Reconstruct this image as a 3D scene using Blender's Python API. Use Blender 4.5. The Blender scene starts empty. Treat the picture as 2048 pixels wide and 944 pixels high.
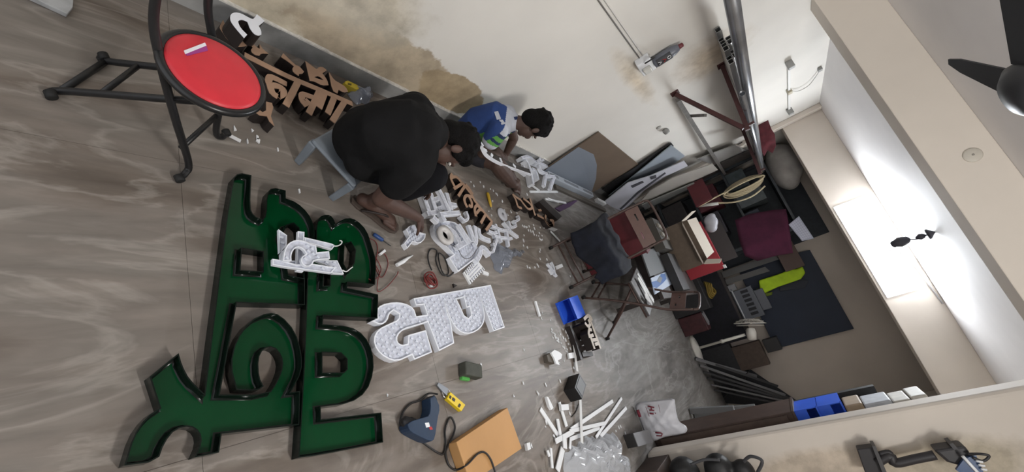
import bpy, bmesh, math, random
from mathutils import Vector, Matrix
from mathutils.geometry import tessellate_polygon
random.seed(7)
SC = bpy.context.scene
COL = SC.collection

# ------------------------------------------------------------------ camera
# room axes: X across (left wall at -1.82), Y into depth, Z up; the phone was held on its side
RM = Matrix(((0.3010, 0.5522, 0.7775), (0.9070, 0.0882, -0.4118), (-0.2960, 0.8292, -0.4743)))
_x = RM[0].normalized(); _z = RM[2] - _x * RM[2].dot(_x); _z.normalize(); _y = _z.cross(_x)
RM = Matrix((_x, _y, _z))
FPX, CAMZ = 835.3, 1.5
CAMP = Vector((0, 0, CAMZ))
cd = bpy.data.cameras.new('camera'); cam = bpy.data.objects.new('camera', cd); COL.objects.link(cam)
cd.sensor_fit = 'HORIZONTAL'; cd.sensor_width = 36.0; cd.lens = 36.0 * FPX / 2048.0; cd.clip_start = 0.02
m3 = Matrix((RM[0], -RM[1], -RM[2])).transposed()
cam.matrix_world = Matrix.Translation(CAMP) @ m3.to_4x4()
SC.camera = cam

# ------------------------------------------------------------------ world, lights, exposure
w = bpy.data.worlds.new('world'); SC.world = w; w.use_nodes = True
w.node_tree.nodes['Background'].inputs[0].default_value = (0.95, 0.97, 1.0, 1)
w.node_tree.nodes['Background'].inputs[1].default_value = 1.05
SC.view_settings.view_transform = 'Standard'; SC.view_settings.look = 'None'
SC.view_settings.exposure = 0.35; SC.view_settings.gamma = 1.0
SC.view_settings.use_curve_mapping = False
def area(name, loc, target, sx, sy, power, col=(1, 1, 1)):
    l = bpy.data.lights.new(name, 'AREA'); l.shape = 'RECTANGLE'; l.size = sx; l.size_y = sy
    l.energy = power; l.color = col
    o = bpy.data.objects.new(name, l); COL.objects.link(o); o.location = loc
    o.rotation_euler = (Vector(target) - Vector(loc)).to_track_quat('-Z', 'Y').to_euler()
    return o
# tube lamp high on the right wall of the front room, outside the view
area('wall_tube_light', (1.66, 1.25, 2.32), (-0.9, 1.7, 0.6), 0.08, 1.2, 66, (1.0, 0.985, 0.955))
# (the lit panel on the lintel of the alcove is a glowing mesh, see light_panel)

# ------------------------------------------------------------------ helpers
def ray(x, y):
    return RM.transposed() @ Vector(((x - 1024) / FPX, (y - 472) / FPX, 1.0))
def at(x, y, z=None, X=None, Y=None):
    """point of the room seen at a photograph pixel, on the plane given"""
    d = ray(x, y)
    t = (z - CAMZ) / d.z if z is not None else (X / d.x if X is not None else Y / d.y)
    return CAMP + d * t
def tr(ox, oy, s):
    return lambda pts: [(ox + x / s, oy + y / s) for x, y in pts]
G4 = tr(240, 340, 3.146); G5 = tr(240, 600, 2.744); KS = tr(740, 560, 3.146)
B2 = tr(500, 100, 5.554); B1 = tr(430, 10, 6.743); L3 = tr(540, 440, 7.869)
L4 = tr(820, 360, 7.867); L5 = tr(820, 450, 6.744); M6 = tr(880, 330, 6.744)
S7 = tr(970, 400, 5.244); S8 = tr(930, 270, 5.9); N1 = tr(1060, 580, 5.9)
N2 = tr(1060, 720, 4.214); N3 = tr(780, 720, 4.214); D6 = tr(740, 340, 3.63)
def flo(pts, z):
    return [at(x, y, z=z) for x, y in pts]

_mats = {}
def mat(name, col, rough=0.6, metal=0.0, noise=0.0, nscale=20.0, spec=0.5, bump=0.0, emit=None, estr=0.0,
        alpha=1.0, trans=0.0, coat=0.0, col2=None, ior=1.45):
    if name in _mats: return _mats[name]
    m = bpy.data.materials.new(name); m.use_nodes = True; nt = m.node_tree; b = nt.nodes['Principled BSDF']
    b.inputs['Roughness'].default_value = rough; b.inputs['Metallic'].default_value = metal
    b.inputs['Specular IOR Level'].default_value = spec; b.inputs['IOR'].default_value = ior
    b.inputs['Alpha'].default_value = alpha; b.inputs['Transmission Weight'].default_value = trans
    b.inputs['Coat Weight'].default_value = coat
    c = (*col, 1)
    b.inputs['Base Color'].default_value = c
    tc = None
    if noise or bump:
        tc = nt.nodes.new('ShaderNodeTexCoord'); n = nt.nodes.new('ShaderNodeTexNoise')
        n.inputs['Scale'].default_value = nscale; n.inputs['Detail'].default_value = 5
        nt.links.new(tc.outputs['Object'], n.inputs['Vector'])
        if noise:
            r = nt.nodes.new('ShaderNodeValToRGB')
            lo = col2 if col2 else tuple(max(0, v * (1 - noise)) for v in col)
            hi = col if col2 else tuple(min(1, v * (1 + noise * 0.6)) for v in col)
            r.color_ramp.elements[0].position = 0.35; r.color_ramp.elements[0].color = (*lo, 1)
            r.color_ramp.elements[1].position = 0.65; r.color_ramp.elements[1].color = (*hi, 1)
            nt.links.new(n.outputs['Fac'], r.inputs['Fac']); nt.links.new(r.outputs['Color'], b.inputs['Base Color'])
        if bump:
            bp = nt.nodes.new('ShaderNodeBump'); bp.inputs['Strength'].default_value = bump
            bp.inputs['Distance'].default_value = 0.01
            nt.links.new(n.outputs['Fac'], bp.inputs['Height']); nt.links.new(bp.outputs['Normal'], b.inputs['Normal'])
    if emit:
        b.inputs['Emission Color'].default_value = (*emit, 1); b.inputs['Emission Strength'].default_value = estr
    _mats[name] = m
    return m

def sm(v): return Vector(v)
class MB:
    """collects simple solids; build() links them as one mesh object"""
    def __init__(s): s.v = []; s.f = []; s.mi = []; s.sm = []
    def add(s, vs, fs, mi=0, smooth=False):
        o = len(s.v); s.v += [tuple(v) for v in vs]
        for f in fs: s.f.append(tuple(i + o for i in f)); s.mi.append(mi); s.sm.append(smooth)
        return s
    def box(s, c, size, rot=None, mi=0):
        hx, hy, hz = [k / 2 for k in size]
        P = [Vector((x, y, z)) for z in (-hz, hz) for x, y in ((-hx, -hy), (hx, -hy), (hx, hy), (-hx, hy))]
        if rot is not None: P = [rot @ p for p in P]
        c = Vector(c)
        return s.add([p + c for p in P], [(3, 2, 1, 0), (4, 5, 6, 7), (0, 1, 5, 4), (1, 2, 6, 5), (2, 3, 7, 6), (3, 0, 4, 7)], mi)
    def hexa(s, bot, top, mi=0):
        return s.add(list(bot) + list(top), [(3, 2, 1, 0), (4, 5, 6, 7), (0, 1, 5, 4), (1, 2, 6, 5), (2, 3, 7, 6), (3, 0, 4, 7)], mi)
    def tube(s, pts, r, n=8, mi=0, cap=True, closed=False, smooth=True):
        pts = [Vector(p) for p in pts]; N = len(pts)
        rr = r if isinstance(r, (list, tuple)) else [r] * N
        up = None; rings = []
        for i, p in enumerate(pts):
            if closed: t = pts[(i + 1) % N] - pts[i - 1]
            else: t = pts[min(i + 1, N - 1)] - pts[max(i - 1, 0)]
            if t.length < 1e-9: t = Vector((0, 0, 1))
            t.normalize()
            if up is None:
                up = Vector((0, 0, 1)) if abs(t.z) < 0.9 else Vector((1, 0, 0))
            a = up - t * up.dot(t)
            if a.length < 1e-6: a = t.orthogonal()
            a.normalize(); b = t.cross(a); up = a
            rings.append([p + (a * math.cos(2 * math.pi * k / n) + b * math.sin(2 * math.pi * k / n)) * rr[i] for k in range(n)])
        vs = [v for g in rings for v in g]; fs = []
        for i in range(N if closed else N - 1):
            j = (i + 1) % N
            for k in range(n):
                k2 = (k + 1) % n; fs.append((i * n + k, i * n + k2, j * n + k2, j * n + k))
        s.add(vs, fs, mi, smooth)
        if cap and not closed:
            o = len(s.v) - N * n
            s.f.append(tuple(o + k for k in range(n))[::-1]); s.mi.append(mi); s.sm.append(False)
            s.f.append(tuple(o + (N - 1) * n + k for k in range(n))); s.mi.append(mi); s.sm.append(False)
        return s
    def lathe(s, prof, org=(0, 0, 0), axis=(0, 0, 1), n=24, mi=0, smooth=True):
        q = Vector((0, 0, 1)).rotation_difference(Vector(axis).normalized()); org = Vector(org); vs = []
        for r, h in prof:
            for k in range(n):
                a = 2 * math.pi * k / n; vs.append(q @ Vector((r * math.cos(a), r * math.sin(a), h)) + org)
        fs = []
        for i in range(len(prof) - 1):
            for k in range(n):
                k2 = (k + 1) % n; fs.append((i * n + k, i * n + k2, (i + 1) * n + k2, (i + 1) * n + k))
        fs.append(tuple(range(n))[::-1]); fs.append(tuple((len(prof) - 1) * n + k for k in range(n)))
        return s.add(vs, fs, mi, smooth)
    def poly(s, loops, off, mi_top=0, mi_side=0, top=True, bottom=True):
        """loops of 3D points (outer first), extruded by the vector off (downwards from the points)"""
        loops = [[Vector(p) for p in l] for l in loops]; off = Vector(off)
        flat = [p for l in loops for p in l]; n = len(flat)
        tris = tessellate_polygon(loops)
        nv = Vector((0, 0, 0))
        for a, b, c in tris: nv += (flat[b] - flat[a]).cross(flat[c] - flat[a])
        if nv.dot(off) > 0: tris = [(a, c, b) for a, b, c in tris]
        o = len(s.v); s.v += [tuple(p) for p in flat] + [tuple(p + off) for p in flat]
        for t in tris:
            if top: s.f.append(tuple(o + i for i in t)); s.mi.append(mi_top); s.sm.append(False)
            if bottom: s.f.append(tuple(o + n + i for i in t[::-1])); s.mi.append(mi_side); s.sm.append(False)
        k = 0
        for l in loops:
            for i in range(len(l)):
                a = o + k + i; b = o + k + (i + 1) % len(l)
                s.f.append((a, b, b + n, a + n)); s.mi.append(mi_side); s.sm.append(False)
            k += len(l)
        return s
    def mesh(s, name, mats):
        me = bpy.data.meshes.new(name); me.from_pydata(s.v, [], s.f)
        for m in (mats if isinstance(mats, (list, tuple)) else [mats]): me.materials.append(m)
        for p, i, q in zip(me.polygons, s.mi, s.sm): p.material_index = i; p.use_smooth = q
        bm = bmesh.new(); bm.from_mesh(me); bmesh.ops.recalc_face_normals(bm, faces=bm.faces); bm.to_mesh(me); bm.free()
        return me
    def build(s, name, mats, parent=None, bevel=0.0, kind=None, label=None, sub=0, seg=2):
        o = bpy.data.objects.new(name, s.mesh(name, mats)); COL.objects.link(o)
        if parent is not None:
            o.parent = parent; o.matrix_parent_inverse = Matrix.Translation(parent.location).inverted() if False else Matrix.Identity(4)
            # geometry is written in room coordinates; bring it into the parent's frame
            bpy.context.view_layer.update() if False else None
            inv = basis(parent).inverted()
            o.data.transform(inv)
        if bevel:
            b = o.modifiers.new('bevel', 'BEVEL'); b.width = bevel; b.segments = seg; b.limit_method = 'ANGLE'; b.angle_limit = math.radians(40)
        if sub:
            b = o.modifiers.new('sub', 'SUBSURF'); b.levels = sub; b.render_levels = sub
        if kind: o['kind'] = kind
        if label: o['label'] = label
        return o
def basis(o):
    m = o.matrix_basis.copy()
    while o.parent is not None:
        o = o.parent; m = o.matrix_basis @ m
    return m
def tag(o, label, cat, group=None, kind=None):
    o['label'] = label; o['category'] = cat
    if group: o['group'] = group
    if kind: o['kind'] = kind
    return o
def thing(name, label, cat, loc=(0, 0, 0), group=None, rotz=0.0):
    o = bpy.data.objects.new(name, None); COL.objects.link(o); o.empty_display_size = 0.05
    o.location = loc; o.rotation_euler = (0, 0, rotz)
    return tag(o, label, cat, group)
def struct(name, mb, m, label=None, **k):
    o = mb.build(name, m, **k); o['kind'] = 'structure'
    if label: o['label'] = label
    return o
def inset(loop, d):
    """offset a closed loop (points of one horizontal plane) to its inside by d"""
    n = len(loop); A = sum(loop[i].x * loop[(i + 1) % n].y - loop[(i + 1) % n].x * loop[i].y for i in range(n))
    sg = 1 if A > 0 else -1; out = []
    for i in range(n):
        a, b, c = loop[i - 1], loop[i], loop[(i + 1) % n]
        e1 = (b - a).to_2d(); e2 = (c - b).to_2d()
        if e1.length < 1e-7 or e2.length < 1e-7: out.append(b.copy()); continue
        e1.normalize(); e2.normalize()
        n1 = Vector((-e1.y, e1.x)) * sg; n2 = Vector((-e2.y, e2.x)) * sg
        k = n1 + n2; q = k.dot(k)
        v = k * (2.0 / q) * d if q > 0.5 else k.normalized() * d if q > 1e-6 else n1 * d
        out.append(Vector((b.x + v.x, b.y + v.y, b.z)))
    return out
def smooth_loop(pts, it=1):
    """round a traced outline a little: corner cutting where the turn is gentle"""
    for _ in range(it):
        n = len(pts); out = []
        for i in range(n):
            a, b, c = [Vector(q) for q in (pts[i - 1], pts[i], pts[(i + 1) % n])]
            u = (b - a).normalized(); v = (c - b).normalized()
            if u.dot(v) < 0.45: out.append(tuple(b))
            else: out.append(tuple(b * 0.75 + a * 0.25)); out.append(tuple(b * 0.75 + c * 0.25))
        pts = out
    return pts
def spline(pts, n=6, closed=False):
    """Catmull-Rom through 3D points"""
    P = [Vector(p) for p in pts]; N = len(P); out = []
    rng = range(N) if closed else range(N - 1)
    for i in rng:
        p0 = P[i - 1] if (closed or i > 0) else P[0]; p1 = P[i]; p2 = P[(i + 1) % N]
        p3 = P[(i + 2) % N] if (closed or i + 2 < N) else P[-1]
        for k in range(n):
            t = k / n
            out.append(0.5 * ((2 * p1) + (p2 - p0) * t + (2 * p0 - 5 * p1 + 4 * p2 - p3) * t * t + (3 * p1 - p0 - 3 * p2 + p3) * t ** 3))
    if not closed: out.append(P[-1])
    return out
def ribbon(pts, wd):
    """outline of a stroke of the given width along points of a horizontal plane"""
    n = len(pts); L = []; Rr = []
    for i in range(n):
        t = (pts[min(i + 1, n - 1)] - pts[max(i - 1, 0)]); t.z = 0; t.normalize()
        nn = Vector((-t.y, t.x, 0)); k = 1.0
        if 0 < i < n - 1:
            u = (pts[i] - pts[i - 1]); u.z = 0; u.normalize(); k = 1.0 / max(0.6, nn.dot(Vector((-u.y, u.x, 0))))
        L.append(pts[i] + nn * wd / 2 * k); Rr.append(pts[i] - nn * wd / 2 * k)
    return L + Rr[::-1]
def strokes_mb(strokes, wd, z, thick, mi_top=0, mi_side=1, conv=None, sn=3, z2=None):
    mb = MB()
    for i, s in enumerate(strokes):
        q = flo(conv(s) if conv else s, z + i * 0.0002)
        if len(q) > 2: q = spline(q, sn)
        mb.poly([ribbon(q, wd)], (0, 0, -thick - i * 0.0002), mi_top, mi_side)
    return mb

# ------------------------------------------------------------------ materials of surfaces
def floor_mat():
    m = bpy.data.materials.new('veined_marble'); m.use_nodes = True; nt = m.node_tree; b = nt.nodes['Principled BSDF']
    N = nt.nodes.new; K = nt.links.new
    g = N('ShaderNodeNewGeometry')
    def mapping(sc, rot=0.0):
        mp = N('ShaderNodeMapping'); mp.inputs['Scale'].default_value = sc; mp.inputs['Rotation'].default_value = (0, 0, rot)
        K(g.outputs['Position'], mp.inputs['Vector']); return mp
    def noise(mp, scale, det=6, dist=0.0, rough=0.55):
        n = N('ShaderNodeTexNoise'); n.inputs['Scale'].default_value = scale; n.inputs['Detail'].default_value = det
        n.inputs['Distortion'].default_value = dist; n.inputs['Roughness'].default_value = rough
        K(mp.outputs['Vector'], n.inputs['Vector']); return n
    n1 = noise(mapping((2.3, 0.50, 1), -0.20), 1.5, 7, 1.1, 0.55)          # broad flowing bands
    r1 = N('ShaderNodeValToRGB'); e = r1.color_ramp.elements
    e[0].position = 0.30; e[0].color = (0.096, 0.078, 0.064, 1); e[1].position = 0.74; e[1].color = (0.285, 0.260, 0.232, 1)
    for p, c in ((0.42, (0.142, 0.117, 0.098, 1)), (0.52, (0.190, 0.164, 0.143, 1)), (0.60, (0.178, 0.157, 0.138, 1))):
        q = e.new(p); q.color = c
    K(n1.outputs['Fac'], r1.inputs['Fac'])
    n2 = noise(mapping((2.2, 0.55, 1), -0.16), 1.5, 6, 1.6, 0.55)            # thin pale veins: ridges of a second noise
    s = N('ShaderNodeMath'); s.operation = 'SUBTRACT'; s.inputs[1].default_value = 0.5; K(n2.outputs['Fac'], s.inputs[0])
    a = N('ShaderNodeMath'); a.operation = 'ABSOLUTE'; K(s.outputs[0], a.inputs[0])
    r2 = N('ShaderNodeValToRGB'); r2.color_ramp.elements[0].position = 0.0; r2.color_ramp.elements[0].color = (0.34, 0.34, 0.34, 1)
    r2.color_ramp.elements[1].position = 0.035; r2.color_ramp.elements[1].color = (0, 0, 0, 1); K(a.outputs[0], r2.inputs['Fac'])
    mx = N('ShaderNodeMix'); mx.data_type = 'RGBA'; K(r2.outputs['Color'], mx.inputs['Factor']); K(r1.outputs['Color'], mx.inputs['A'])
    mx.inputs['B'].default_value = (0.38, 0.35, 0.315, 1)
    n3 = noise(mapping((5, 1.0, 1), -0.22), 4, 6, 0.5)                     # fine streaks
    mm = N('ShaderNodeMix'); mm.data_type = 'RGBA'; mm.blend_type = 'OVERLAY'; mm.inputs['Factor'].default_value = 0.42
    K(mx.outputs['Result'], mm.inputs['A']); K(n3.outputs['Fac'], mm.inputs['B'])
    # the slabs laid further in the room are a greyer stone
    sp = N('ShaderNodeSeparateXYZ'); K(g.outputs['Position'], sp.inputs[0])
    mr = N('ShaderNodeMapRange'); mr.inputs['From Min'].default_value = 3.0; mr.inputs['From Max'].default_value = 3.6
    K(sp.outputs['Y'], mr.inputs['Value'])
    hs = N('ShaderNodeHueSaturation'); hs.inputs['Saturation'].default_value = 0.45; K(mm.outputs['Result'], hs.inputs['Color'])
    mf = N('ShaderNodeMix'); mf.data_type = 'RGBA'; K(mr.outputs['Result'], mf.inputs['Factor']); K(mm.outputs['Result'], mf.inputs['A']); K(hs.outputs['Color'], mf.inputs['B'])
    K(mf.outputs['Result'], b.inputs['Base Color'])
    b.inputs['Roughness'].default_value = 0.46; b.inputs['Specular IOR Level'].default_value = 0.35
    bp = N('ShaderNodeBump'); bp.inputs['Strength'].default_value = 0.08; K(n3.outputs['Fac'], bp.inputs['Height']); K(bp.outputs['Normal'], b.inputs['Normal'])
    return m
def wall_mat(name, base, blobs=(), axis='Y'):
    """cream distemper; optional damp stains and painted shade given as soft blobs (position, radii) with a ragged edge"""
    m = bpy.data.materials.new(name); m.use_nodes = True; nt = m.node_tree; b = nt.nodes['Principled BSDF']
    N = nt.nodes.new; K = nt.links.new
    g = N('ShaderNodeNewGeometry'); n = N('ShaderNodeTexNoise'); n.inputs['Scale'].default_value = 1.6; n.inputs['Detail'].default_value = 6
    K(g.outputs['Position'], n.inputs['Vector'])
    r = N('ShaderNodeValToRGB'); r.color_ramp.elements[0].position = 0.3; r.color_ramp.elements[1].position = 0.7
    r.color_ramp.elements[0].color = (*[c * 0.93 for c in base], 1); r.color_ramp.elements[1].color = (*[min(1, c * 1.05) for c in base], 1)
    K(n.outputs['Fac'], r.inputs['Fac']); cur = r.outputs['Color']
    n2 = N('ShaderNodeTexNoise'); n2.inputs['Scale'].default_value = 6; n2.inputs['Detail'].default_value = 8; n2.inputs['Roughness'].default_value = 0.65
    K(g.outputs['Position'], n2.inputs['Vector'])
    sp = N('ShaderNodeSeparateXYZ'); K(g.outputs['Position'], sp.inputs[0])
    def math_(op, x, y):
        q = N('ShaderNodeMath'); q.operation = op
        for i, v in enumerate((x, y)):
            if isinstance(v, (int, float)): q.inputs[i].default_value = v
            else: K(v, q.inputs[i])
        return q.outputs[0]
    for cy, cz, ry, rz, edge, col, amp in blobs:
        d = math_('SQRT', math_('ADD', math_('POWER', math_('DIVIDE', math_('SUBTRACT', sp.outputs[axis], cy), ry), 2.0),
                             math_('POWER', math_('DIVIDE', math_('SUBTRACT', sp.outputs['Z'], cz), rz), 2.0)), 0.0)
        d = math_('ADD', d, math_('MULTIPLY', math_('SUBTRACT', n2.outputs['Fac'], 0.5), amp))
        mr = N('ShaderNodeMapRange'); mr.inputs['From Min'].default_value = 1.0 - edge; mr.inputs['From Max'].default_value = 1.0
        mr.inputs['To Min'].default_value = 1.0; mr.inputs['To Max'].default_value = 0.0; K(d, mr.inputs['Value'])
        nz = N('ShaderNodeValToRGB'); nz.color_ramp.elements[0].position = 0.38; nz.color_ramp.elements[0].color = (*[c * 0.8 for c in col], 1)
        nz.color_ramp.elements[1].position = 0.62; nz.color_ramp.elements[1].color = (*[min(1, c * 1.15) for c in col], 1); K(n2.outputs['Fac'], nz.inputs['Fac'])
        mx = N('ShaderNodeMix'); mx.data_type = 'RGBA'; K(mr.outputs['Result'], mx.inputs['Factor']); K(cur, mx.inputs['A']); K(nz.outputs['Color'], mx.inputs['B'])
        cur = mx.outputs['Result']
    K(cur, b.inputs['Base Color']); b.inputs['Roughness'].default_value = 0.75; b.inputs['Specular IOR Level'].default_value = 0.25
    bp = N('ShaderNodeBump'); bp.inputs['Strength'].default_value = 0.12; bp.inputs['Distance'].default_value = 0.01
    K(n2.outputs['Fac'], bp.inputs['Height']); K(bp.outputs['Normal'], b.inputs['Normal'])
    return m
M_FLOOR = floor_mat()
M_CREAM = wall_mat('cream_distemper', (0.74, 0.675, 0.60))
M_STUB = wall_mat('stained_shaded_cream', (0.60, 0.545, 0.485), [(1.22, 1.15, 0.17, 0.55, 0.35, (0.50, 0.425, 0.345), 0.5), (1.28, 1.75, 0.2, 0.45, 0.4, (0.48, 0.42, 0.33), 0.6), (1.25, 0.45, 0.16, 0.3, 0.5, (0.50, 0.44, 0.36), 0.5)], 'X')  # same cream paint, base darkened in place of shade; the stains are real
M_WHITEW = wall_mat('white_distemper', (0.63, 0.62, 0.60))
M_CEIL = wall_mat('ceiling_white', (0.80, 0.775, 0.765))
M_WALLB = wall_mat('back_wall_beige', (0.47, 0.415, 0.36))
M_GROUT = mat('joint_grout', (0.17, 0.15, 0.135), 0.8, noise=0.2)
M_SKIRT = mat('grey_marble_skirting', (0.28, 0.28, 0.275), 0.45, noise=0.3, nscale=7)
M_SKTOP = mat('pale_plaster_lip', (0.62, 0.60, 0.56), 0.8, noise=0.2, nscale=40)
XL, XR, YB, YF, ZC, ZB = -1.82, 1.75, 7.25, -1.3, 2.78, 2.65
tan = (0.42, 0.33, 0.225)
STAINS_SHADE = [(0.78, 0.30, 0.75, 0.30, 0.35, (0.50, 0.44, 0.34), 0.7),
          (1.55, 0.22, 0.62, 0.20, 0.10, (0.46, 0.385, 0.285), 0.9),
          (2.02, 0.25, 0.30, 0.16, 0.06, (0.40, 0.315, 0.205), 0.6),
          (1.1, 0.48, 0.5, 0.25, 0.5, (0.54, 0.49, 0.40), 0.9),
          (3.2, 1.20, 0.6, 0.10, 0.8, (0.60, 0.52, 0.41), 0.8),
          (3.55, 1.75, 0.35, 0.35, 0.7, (0.58, 0.50, 0.40), 0.8)]  # last blob: shadow band by the pipe rack, put into the wall colour
M_LEFT = wall_mat('cream_wall_damp_and_shade', (0.70, 0.675, 0.63), blobs=STAINS_SHADE)

# ------------------------------------------------------------------ the setting
fl = MB().box(((XL + XR) / 2, (YF + YB) / 2, -0.06), (XR - XL, YB - YF, 0.10))
FLOOR = struct('floor', fl, M_GROUT, 'grey brown veined marble floor')
TY, TX, J = 0.967, 0.967, 0.0005
ys = [YF] + [0.55 + TY * k for k in range(-1, 7)] + [YB]
xs = [XL] + [-1.02 + TX * k for k in range(0, 3)] + [XR]
for i in range(len(ys) - 1):
    for j in range(len(xs) - 1):
        a, b, c, d = xs[j] + J, xs[j + 1] - J, ys[i] + J, ys[i + 1] - J
        if d - c < 0.02: continue
        MB().box(((a + b) / 2, (c + d) / 2, -0.006), (b - a, d - c, 0.012)).build('floor_tile', M_FLOOR, FLOOR)
struct('wall_left', MB().box((XL - 0.06, (YF + YB) / 2, 1.375), (0.12, YB - YF, 2.75)), M_LEFT, 'cream left wall with damp stains')
struct('wall_right', MB().box((XR + 0.06, (YF + YB) / 2, 1.375), (0.12, YB - YF, 2.75)), M_CREAM)
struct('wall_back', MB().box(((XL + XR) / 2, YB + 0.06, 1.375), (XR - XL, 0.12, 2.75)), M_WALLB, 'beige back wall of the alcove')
struct('ceiling', MB().box(((XL + XR) / 2, (YF + YB) / 2, ZC + 0.05), (XR - XL + 0.2, YB - YF, 0.1)), M_CEIL, 'white ceiling')
bs = struct('baseboard_left', MB().box((XL + 0.008, (YF + YB) / 2, 0.055), (0.016, YB - YF, 0.11)), M_SKIRT, 'grey stone skirting along the left wall')
lip = MB()
yy = YF
while yy < 3.6:
    L = random.uniform(0.06, 0.22); h = random.uniform(0.004, 0.010)
    lip.box((XL + 0.009, yy + L / 2, 0.11 + h / 2), (0.018 + random.uniform(-0.004, 0.004), L, h)); yy += L
lip.build('plaster_lip', M_SKTOP, bs)
struct('ceiling_back', MB().box(((XL + XR) / 2, (3.75 + YB) / 2, (ZB + ZC) / 2 - 0.001), (XR - XL, YB - 3.75, ZC - ZB)), M_CEIL, 'white ceiling of the rear room')
# ceiling beam over the wall stub
struct('trim_1', MB().box(((XL + XR) / 2, 3.655, (2.47 + ZC) / 2), (XR - XL, 0.19, ZC - 2.47)), M_CREAM, 'cream ceiling beam', bevel=0.006)
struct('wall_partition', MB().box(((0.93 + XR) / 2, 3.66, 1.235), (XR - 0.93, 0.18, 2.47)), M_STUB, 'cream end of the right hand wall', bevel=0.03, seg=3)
# lintel over the alcove, corner strip on the left wall
struct('trim_2', MB().box(((XL + XR) / 2, 6.23, (2.215 + ZB) / 2), (XR - XL, 0.20, ZB - 2.215)), M_CREAM, 'cream lintel over the alcove', bevel=0.006)
struct('trim_3', MB().box((XL + 0.03, 6.08, ZB / 2), (0.06, 0.10, ZB)), M_CREAM, 'cream corner strip', bevel=0.008)

# ------------------------------------------------------------------ channel letters
M_GREEN = mat('green_acrylic', (0.0012, 0.040, 0.012), 0.10, spec=0.35, noise=0.12, nscale=3)
M_GSIDE = mat('dark_green_return', (0.004, 0.008, 0.006), 0.18, spec=0.3)
M_BRASS = mat('tan_letter_face', (0.36, 0.225, 0.150), 0.5, noise=0.12, nscale=9)
M_BLACKS = mat('black_letter_return', (0.018, 0.013, 0.012), 0.5)
M_LEDW = mat('white_acrylic', (0.78, 0.80, 0.86), 0.35)
M_LEDF = mat('bluish_letter_bed', (0.56, 0.58, 0.66), 0.45, noise=0.22, nscale=45)
M_LEDM = mat('led_module_lens', (0.68, 0.71, 0.79), 0.3)
def letter(name, outer, z, thick, label, group=None, face=None, side=None, holes=(), cat='letter', bev=0.0, rnd=1, grow=0.0):
    lo = [flo(smooth_loop(outer, rnd) if rnd else outer, z)] + [flo(smooth_loop(h, rnd) if rnd else h, z) for h in holes]
    if name is None: return lo
    c = sum(lo[0], Vector()) / len(lo[0])
    t = thing(name, label, cat, (c.x, c.y, z - thick), group)
    if bev:
        ins = [inset(lo[0], bev)] + [inset(h, -bev) for h in lo[1:]]
        # return: outer walls plus a rounded shoulder; face: flat plate inside it
        hb = bev * 0.9
        mb = MB(); mb.poly([[p - Vector((0, 0, hb)) for p in l] for l in lo], (0, 0, -thick + hb), 0, 0, top=False)
        for li, a in enumerate(lo):
            n = len(a); K = 5; rings = []
            for k in range(K + 1):
                an = math.pi / 2 * k / K; d = bev * (1 - math.cos(an))
                g = inset(a, d if li == 0 else -d) if k else a
                rings.append([p - Vector((0, 0, hb * (1 - math.sin(an)))) for p in g])
            mb.add([p for g in rings for p in g], [(k * n + i, k * n + (i + 1) % n, (k + 1) * n + (i + 1) % n, (k + 1) * n + i) for k in range(K) for i in range(n)], 0, True)
        mb.build('letter_return', side, t)
        MB().poly(ins, (0, 0, -0.003)).build('letter_face', face, t)
    else:
        MB().poly([[p - Vector((0, 0, 0.003)) for p in l] for l in lo], (0, 0, -thick + 0.003)).build('letter_return', side, t)
        MB().poly(lo, (0, 0, -0.003)).build('letter_face', face, t)
    return t
def tray_letter(outer, label, group, holes, z=0.028, hgt=0.044, rim=0.0035):
    """open channel letter: dark upright walls round a glossy bed"""
    lo = [flo(smooth_loop(outer), z)] + [flo(h, z) for h in holes]
    lo = [[V3(p.x, p.y, hgt) for p in l] for l in lo]
    c = sum(lo[0], Vector()) / len(lo[0]); t = thing('channel_letter', label, 'letter', (c.x, c.y, 0), group)
    ins = [inset(lo[0], rim)] + [inset(h, -rim) for h in lo[1:]]; dv = Vector((0, 0, -hgt + 0.010)); mb = MB()
    mb.poly([[p for p in l] for l in lo], (0, 0, -hgt + 0.0005), top=False)
    for a, b in zip(lo, ins):
        n = len(a)
        mb.add(a + b, [(i, (i + 1) % n, n + (i + 1) % n, n + i) for i in range(n)], 0, False)
        cv = inset(b, 0.008) if a is lo[0] else inset(b, -0.008)
        rows = [b, [p + dv * 0.72 for p in b], [p.lerp(q, 0.4) + dv * 0.93 for p, q in zip(b, cv)], [q + dv for q in cv]]
        mb.add([p for g in rows for p in g], [(k * n + i, k * n + (i + 1) % n, (k + 1) * n + (i + 1) % n, (k + 1) * n + i) for k in range(3) for i in range(n)], 0, True)
    mb.build('letter_return', M_GSIDE, t)
    bed = [[q + dv for q in (inset(b, 0.007) if i == 0 else inset(b, -0.007))] for i, b in enumerate(ins)]
    MB().poly([[p + Vector((0, 0, 0.0006)) for p in l] for l in bed], (0, 0, -0.003)).build('letter_face', M_GREEN, t)
    return t
def V3(*a): return Vector(a)
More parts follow.
